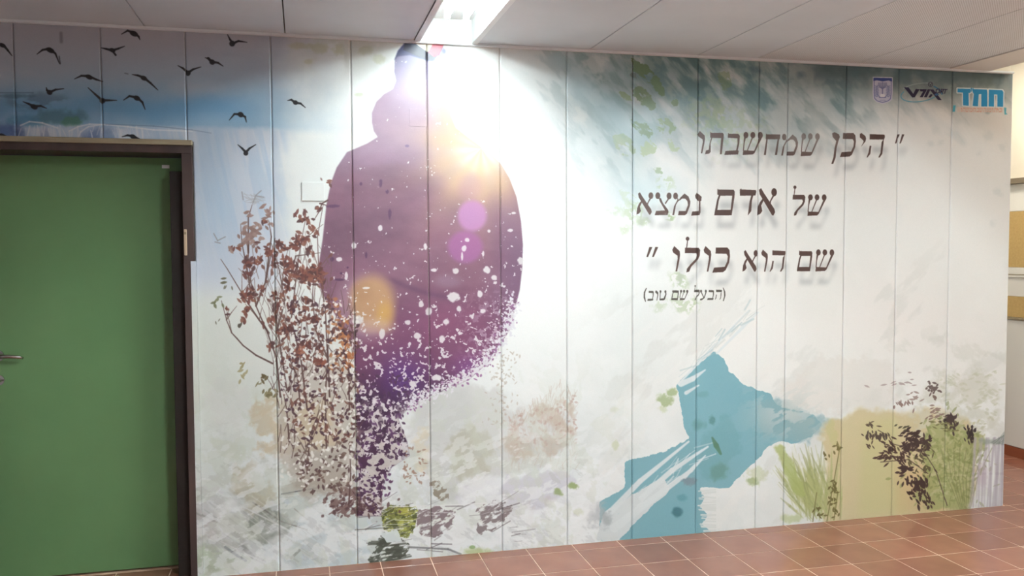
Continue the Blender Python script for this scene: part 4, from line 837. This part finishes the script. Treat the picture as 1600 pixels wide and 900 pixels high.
# ------------------------------------------------------------------ ceiling: core slab, panel strips, edge angle
bm = bmesh.new()
add_box(bm, 3.93, 5.15, -5.6, 3.0, 3.0, 3.1)
add_box(bm, 3.90, 3.93, -5.6, -.0, H+.004, 3.0)
ceil = struct(obj('ceiling', bm, M_white), 'suspended ceiling of long pale metal panels')
box('ceiling_void', (-3.0, 3.93, -5.6, .016, 2.76, 2.9), M_dark, ceil)  # slab coloured dark to stand for the shade behind the panel joints
def ceil_mat():
    m = mat('perforated_metal', (206, 200, 190), .5); nt = m.node_tree; b = nt.nodes['Principled BSDF']
    g = nt.nodes.new('ShaderNodeNewGeometry'); sx = nt.nodes.new('ShaderNodeSeparateXYZ'); nt.links.new(g.outputs['Position'], sx.inputs[0])
    def dots(sock):
        a = nt.nodes.new('ShaderNodeMath'); a.operation = 'MULTIPLY'; a.inputs[1].default_value = 2*math.pi/.012; nt.links.new(sock, a.inputs[0])
        s = nt.nodes.new('ShaderNodeMath'); s.operation = 'SINE'; nt.links.new(a.outputs[0], s.inputs[0]); return s
    s1, s2 = dots(sx.outputs[0]), dots(sx.outputs[1])
    mu = nt.nodes.new('ShaderNodeMath'); mu.operation = 'MULTIPLY'; nt.links.new(s1.outputs[0], mu.inputs[0]); nt.links.new(s2.outputs[0], mu.inputs[1])
    gt = nt.nodes.new('ShaderNodeMath'); gt.operation = 'GREATER_THAN'; gt.inputs[1].default_value = .6; nt.links.new(mu.outputs[0], gt.inputs[0])
    mx = nt.nodes.new('ShaderNodeMix'); mx.data_type = 'RGBA'
    mx.inputs[6].default_value = (*lin((226, 231, 234)), 1); mx.inputs[7].default_value = (*lin((150, 146, 142)), 1)
    nt.links.new(gt.outputs[0], mx.inputs[0]); nt.links.new(mx.outputs[2], b.inputs['Base Color'])
    return m
M_perf = ceil_mat()
FX0, FX1, FY0, FY1 = .585, .845, -.022, -1.36      # recessed lamp over the mural
def strip(x0, x1, y0, y1, material=None, sag=0.0):
    bm = bmesh.new(); g = .0025
    add_box(bm, x0+g, x1-g, y1, y0, H+.003, H+.030, bev=.0016)
    if sag:
        for v in bm.verts: v.co.z -= sag*max(0, 1+v.co.y/1.2)
    return obj('ceiling_panel', bm, material or M_ceil, ceil)
edges = [-3.0, -2.53, -1.915, -1.30, -.685, -.060, .557]
for a, b in zip(edges[:-1], edges[1:]):
    for y0, y1 in ((-.004, -2.4), (-2.405, -5.6)): strip(a, b, y0, y1)
right_edges = [.873, 1.468, 2.078, 2.428, 3.050, 3.652]
for i, (a, b) in enumerate(zip(right_edges[:-1], right_edges[1:])):
    mm = M_perf if i >= 3 else M_ceil
    if i == 3:
        for y0, y1 in ((-.004, -1.75), (-3.02, -5.6)): strip(a, b, y0, y1, mm)
    else:
        for y0, y1 in ((-.004, -2.4), (-2.405, -5.6)): strip(a, b, y0, y1, mm)
bm = bmesh.new(); add_box(bm, 3.655, 3.93, -5.6, -.004, H-.002, H+.03); obj('ceiling_border', bm, M_white, ceil)
# strips that close the row in line with the lamps
for y0, y1 in ((-1.39, -2.2), (-3.46, -5.6)): strip(.557, .873, y0, y1)
# edge angle along the mural wall
tr = struct(box('trim_1', (-3.0, 4.10, -.024, .0, H-.010, H+.002), M_trim, bev=.001), 'thin pale metal angle along the top of the mural')

def troffer(x0, x1, y0, y1, label, power, group=None, depth=.115, trim=.028, lead=.10):
    """recessed trough with two tubes, long side along y"""
    t = empty('ceiling_light', ((x0+x1)/2, (y0+y1)/2, H))
    bm = bmesh.new(); th = .004; zt = H+depth
    ins = .0
    add_box(bm, x0-th, x0, y1, y0, H, zt); add_box(bm, x1, x1+th, y1, y0, H, zt)
    add_box(bm, x0-th, x1+th, y0, y0+th, H, zt); add_box(bm, x0-th, x1+th, y1-th, y1, H, zt)
    add_box(bm, x0-th, x1+th, y1-th, y0+th, zt, zt+th)
    obj('housing', bm, M_housing, t)
    bm = bmesh.new()
    add_box(bm, x0-trim, x0, y1-trim, y0+.002, H-.003, H+.002); add_box(bm, x1, x1+trim, y1-trim, y0+.002, H-.003, H+.002)
    add_box(bm, x0, x1, y1-trim, y1, H-.003, H+.002)
    obj('rim', bm, M_trim, t)
    L0, L1 = y0-lead, y1+.06; cx = (x0+x1)/2
    for s in (-.045, .045):
        bm = bmesh.new(); add_tube(bm, [(cx+s, L0, H+.052), (cx+s, L1, H+.052)], .0125, 12)
        tb = obj('tube', bm, mat('tube_glow', (240, 245, 250), .4, emit=((.86, .975, 1.0), power)), t, True)
        for ye in (L0, L1):
            d = .012 if ye == L0 else -.012
            bm = bmesh.new(); add_box(bm, cx+s-.014, cx+s+.014, min(ye, ye+d), max(ye, ye+d), H+.036, zt, bev=.002)
            obj('lamp_holder', bm, M_white, t)
    tag(t, label, 'light', group); return t
troffer(FX0, FX1, FY0, FY1, 'lit recessed fluorescent ceiling light running away from the mural above the dark figure', LAMP_NEAR, lead=.31)
troffer(FX0, FX1, -2.23, -3.43, 'recessed fluorescent ceiling light in line behind the one above the figure', LAMP_ROOM)
troffer(2.62, 2.86, -1.78, -2.99, 'recessed fluorescent ceiling light in front of the lettering end of the mural', LAMP_RIGHT)
# corridor lamp
t = empty('corridor_light', (4.6, .3, 3.0)); 
box('housing', (4.45, 4.75, -.4, 1.0, 2.94, 2.999), M_housing, t)
bm = bmesh.new(); add_box(bm, 4.46, 4.74, -.39, .99, 2.925, 2.94, bev=.004)
obj('diffuser', bm, mat('diffuser_glow', (245, 240, 230), .5, emit=((1.0, .93, .80), LAMP_CORR)), t)
tag(t, 'surface mounted ceiling light in the corridor round the corner', 'light')

# ------------------------------------------------------------------ door
door = struct(empty('door_1', ((DX0+DX1)/2, .1, 0)), 'green door in a dark brown recessed frame')
LY = .185
bm = bmesh.new()
add_box(bm, DX0+.002, DX0+.050, -.012, .26, 0, DZ-.055, bev=.002)
add_box(bm, DX1-.050, DX1-.002, -.012, .26, 0, DZ-.055, bev=.002)
add_box(bm, DX0+.002, DX1-.002, -.012, .26, DZ-.055, DZ-.018, bev=.002)
obj('frame', bm, M_frame, door)
o = box('head_ledge', (DX0-.01, DX1-.001, -.022, .012, DZ-.0185, DZ+.006), M_ledge, door, bev=.003); o['label'] = 'worn beige ledge on top of the frame'
box('door_stop', (DX1-.112, DX1-.051, .045, LY-.002, 0, DZ-.135), mat('dark_seal', (44, 36, 32), .7), door, bev=.003)
bm = bmesh.new(); add_box(bm, DX0+.052, DX1-.052, LY, LY+.045, .008, DZ-.060, bev=.002)
leaf = obj('leaf', bm, M_green, door); leaf['label'] = 'plain green door leaf'
# lever handle with rose and lock cylinder
hz, hx = 1.082, -1.394
bm = bmesh.new(); add_tube(bm, [(hx, LY-.001, hz), (hx, LY-.010, hz)], .027, 24); ro = obj('rose', bm, M_metal, door, False)
bm = bmesh.new(); add_tube(bm, [(hx, LY-.008, hz), (hx, LY-.045, hz+.001), (hx+.012, LY-.056, hz+.002), (hx+.06, LY-.058, hz+.001), (hx+.105, LY-.055, hz-.004), (hx+.118, LY-.046, hz-.010)], [.010, .010, .011, .009, .008, .006], 14)
obj('lever_handle', bm, M_metal, door, True)
bm = bmesh.new(); add_tube(bm, [(hx, LY-.001, hz-.115), (hx, LY-.009, hz-.115)], .025, 24); add_tube(bm, [(hx, LY-.009, hz-.115), (hx, LY-.022, hz-.115)], .011, 16)
add_tube(bm, [(hx-.004, LY-.022, hz-.115), (hx+.016, LY-.030, hz-.117)], .005, 8)
obj('lock_cylinder', bm, M_metal, door, False)
box('number_tag', (-.652, -.618, LY-.003, LY-.0004, 1.972, 1.988), M_white, door)
for z in (.3, 1.8):
    bm = bmesh.new(); add_tube(bm, [(DX1-.056, LY-.006, z-.05), (DX1-.056, LY-.006, z+.05)], .006, 10); obj('hinge', bm, M_metal, door, True)
# mezuzah on the frame
me_ = empty('mezuzah', (-.526, -.013, 1.61))
bm = bmesh.new(); add_box(bm, -.5335, -.5205, -.026, -.0125, 1.549, 1.672, bev=.003); obj('case', bm, M_mez, me_)
bm = bmesh.new(); add_box(bm, -.5318, -.5222, -.0285, -.0262, 1.648, 1.660, bev=.0008); obj('cap', bm, M_ledge, me_)
tag(me_, 'slim tan mezuzah case fixed upright on the right side of the brown door frame', 'mezuzah')

# ------------------------------------------------------------------ notice board on the corridor wall
nb = empty('notice_board', (5.148, .95, 1.0))
XW = 5.149
def bpart(name, z0, z1, d, m, y0=-.2, y1=1.12, bev=.002): return box(name, (XW-d, XW, y0, y1, z0, z1), m, nb, bev=bev)
o = bpart('top_rail', 2.030, 2.070, .05, mat('grey_brown_rail', (128, 116, 98), .5)); o['label'] = 'grey-brown top rail'
bpart('white_panel', 1.829, 2.028, .014, M_white)
bpart('tan_panel', 1.415, 1.827, .016, M_tan)
bpart('rail', 1.340, 1.413, .022, M_white)
bpart('groove', 1.358, 1.364, .0235, M_ledge, bev=0)
bpart('white_panel', 1.200, 1.338, .014, M_white)
bpart('tan_panel', 1.045, 1.198, .016, M_tan)
bpart('rail', 1.025, 1.043, .022, M_ledge)
bpart('white_panel', .08, 1.023, .012, M_white)
tag(nb, 'white and tan panelled board on the far corridor wall right of the mural', 'board')
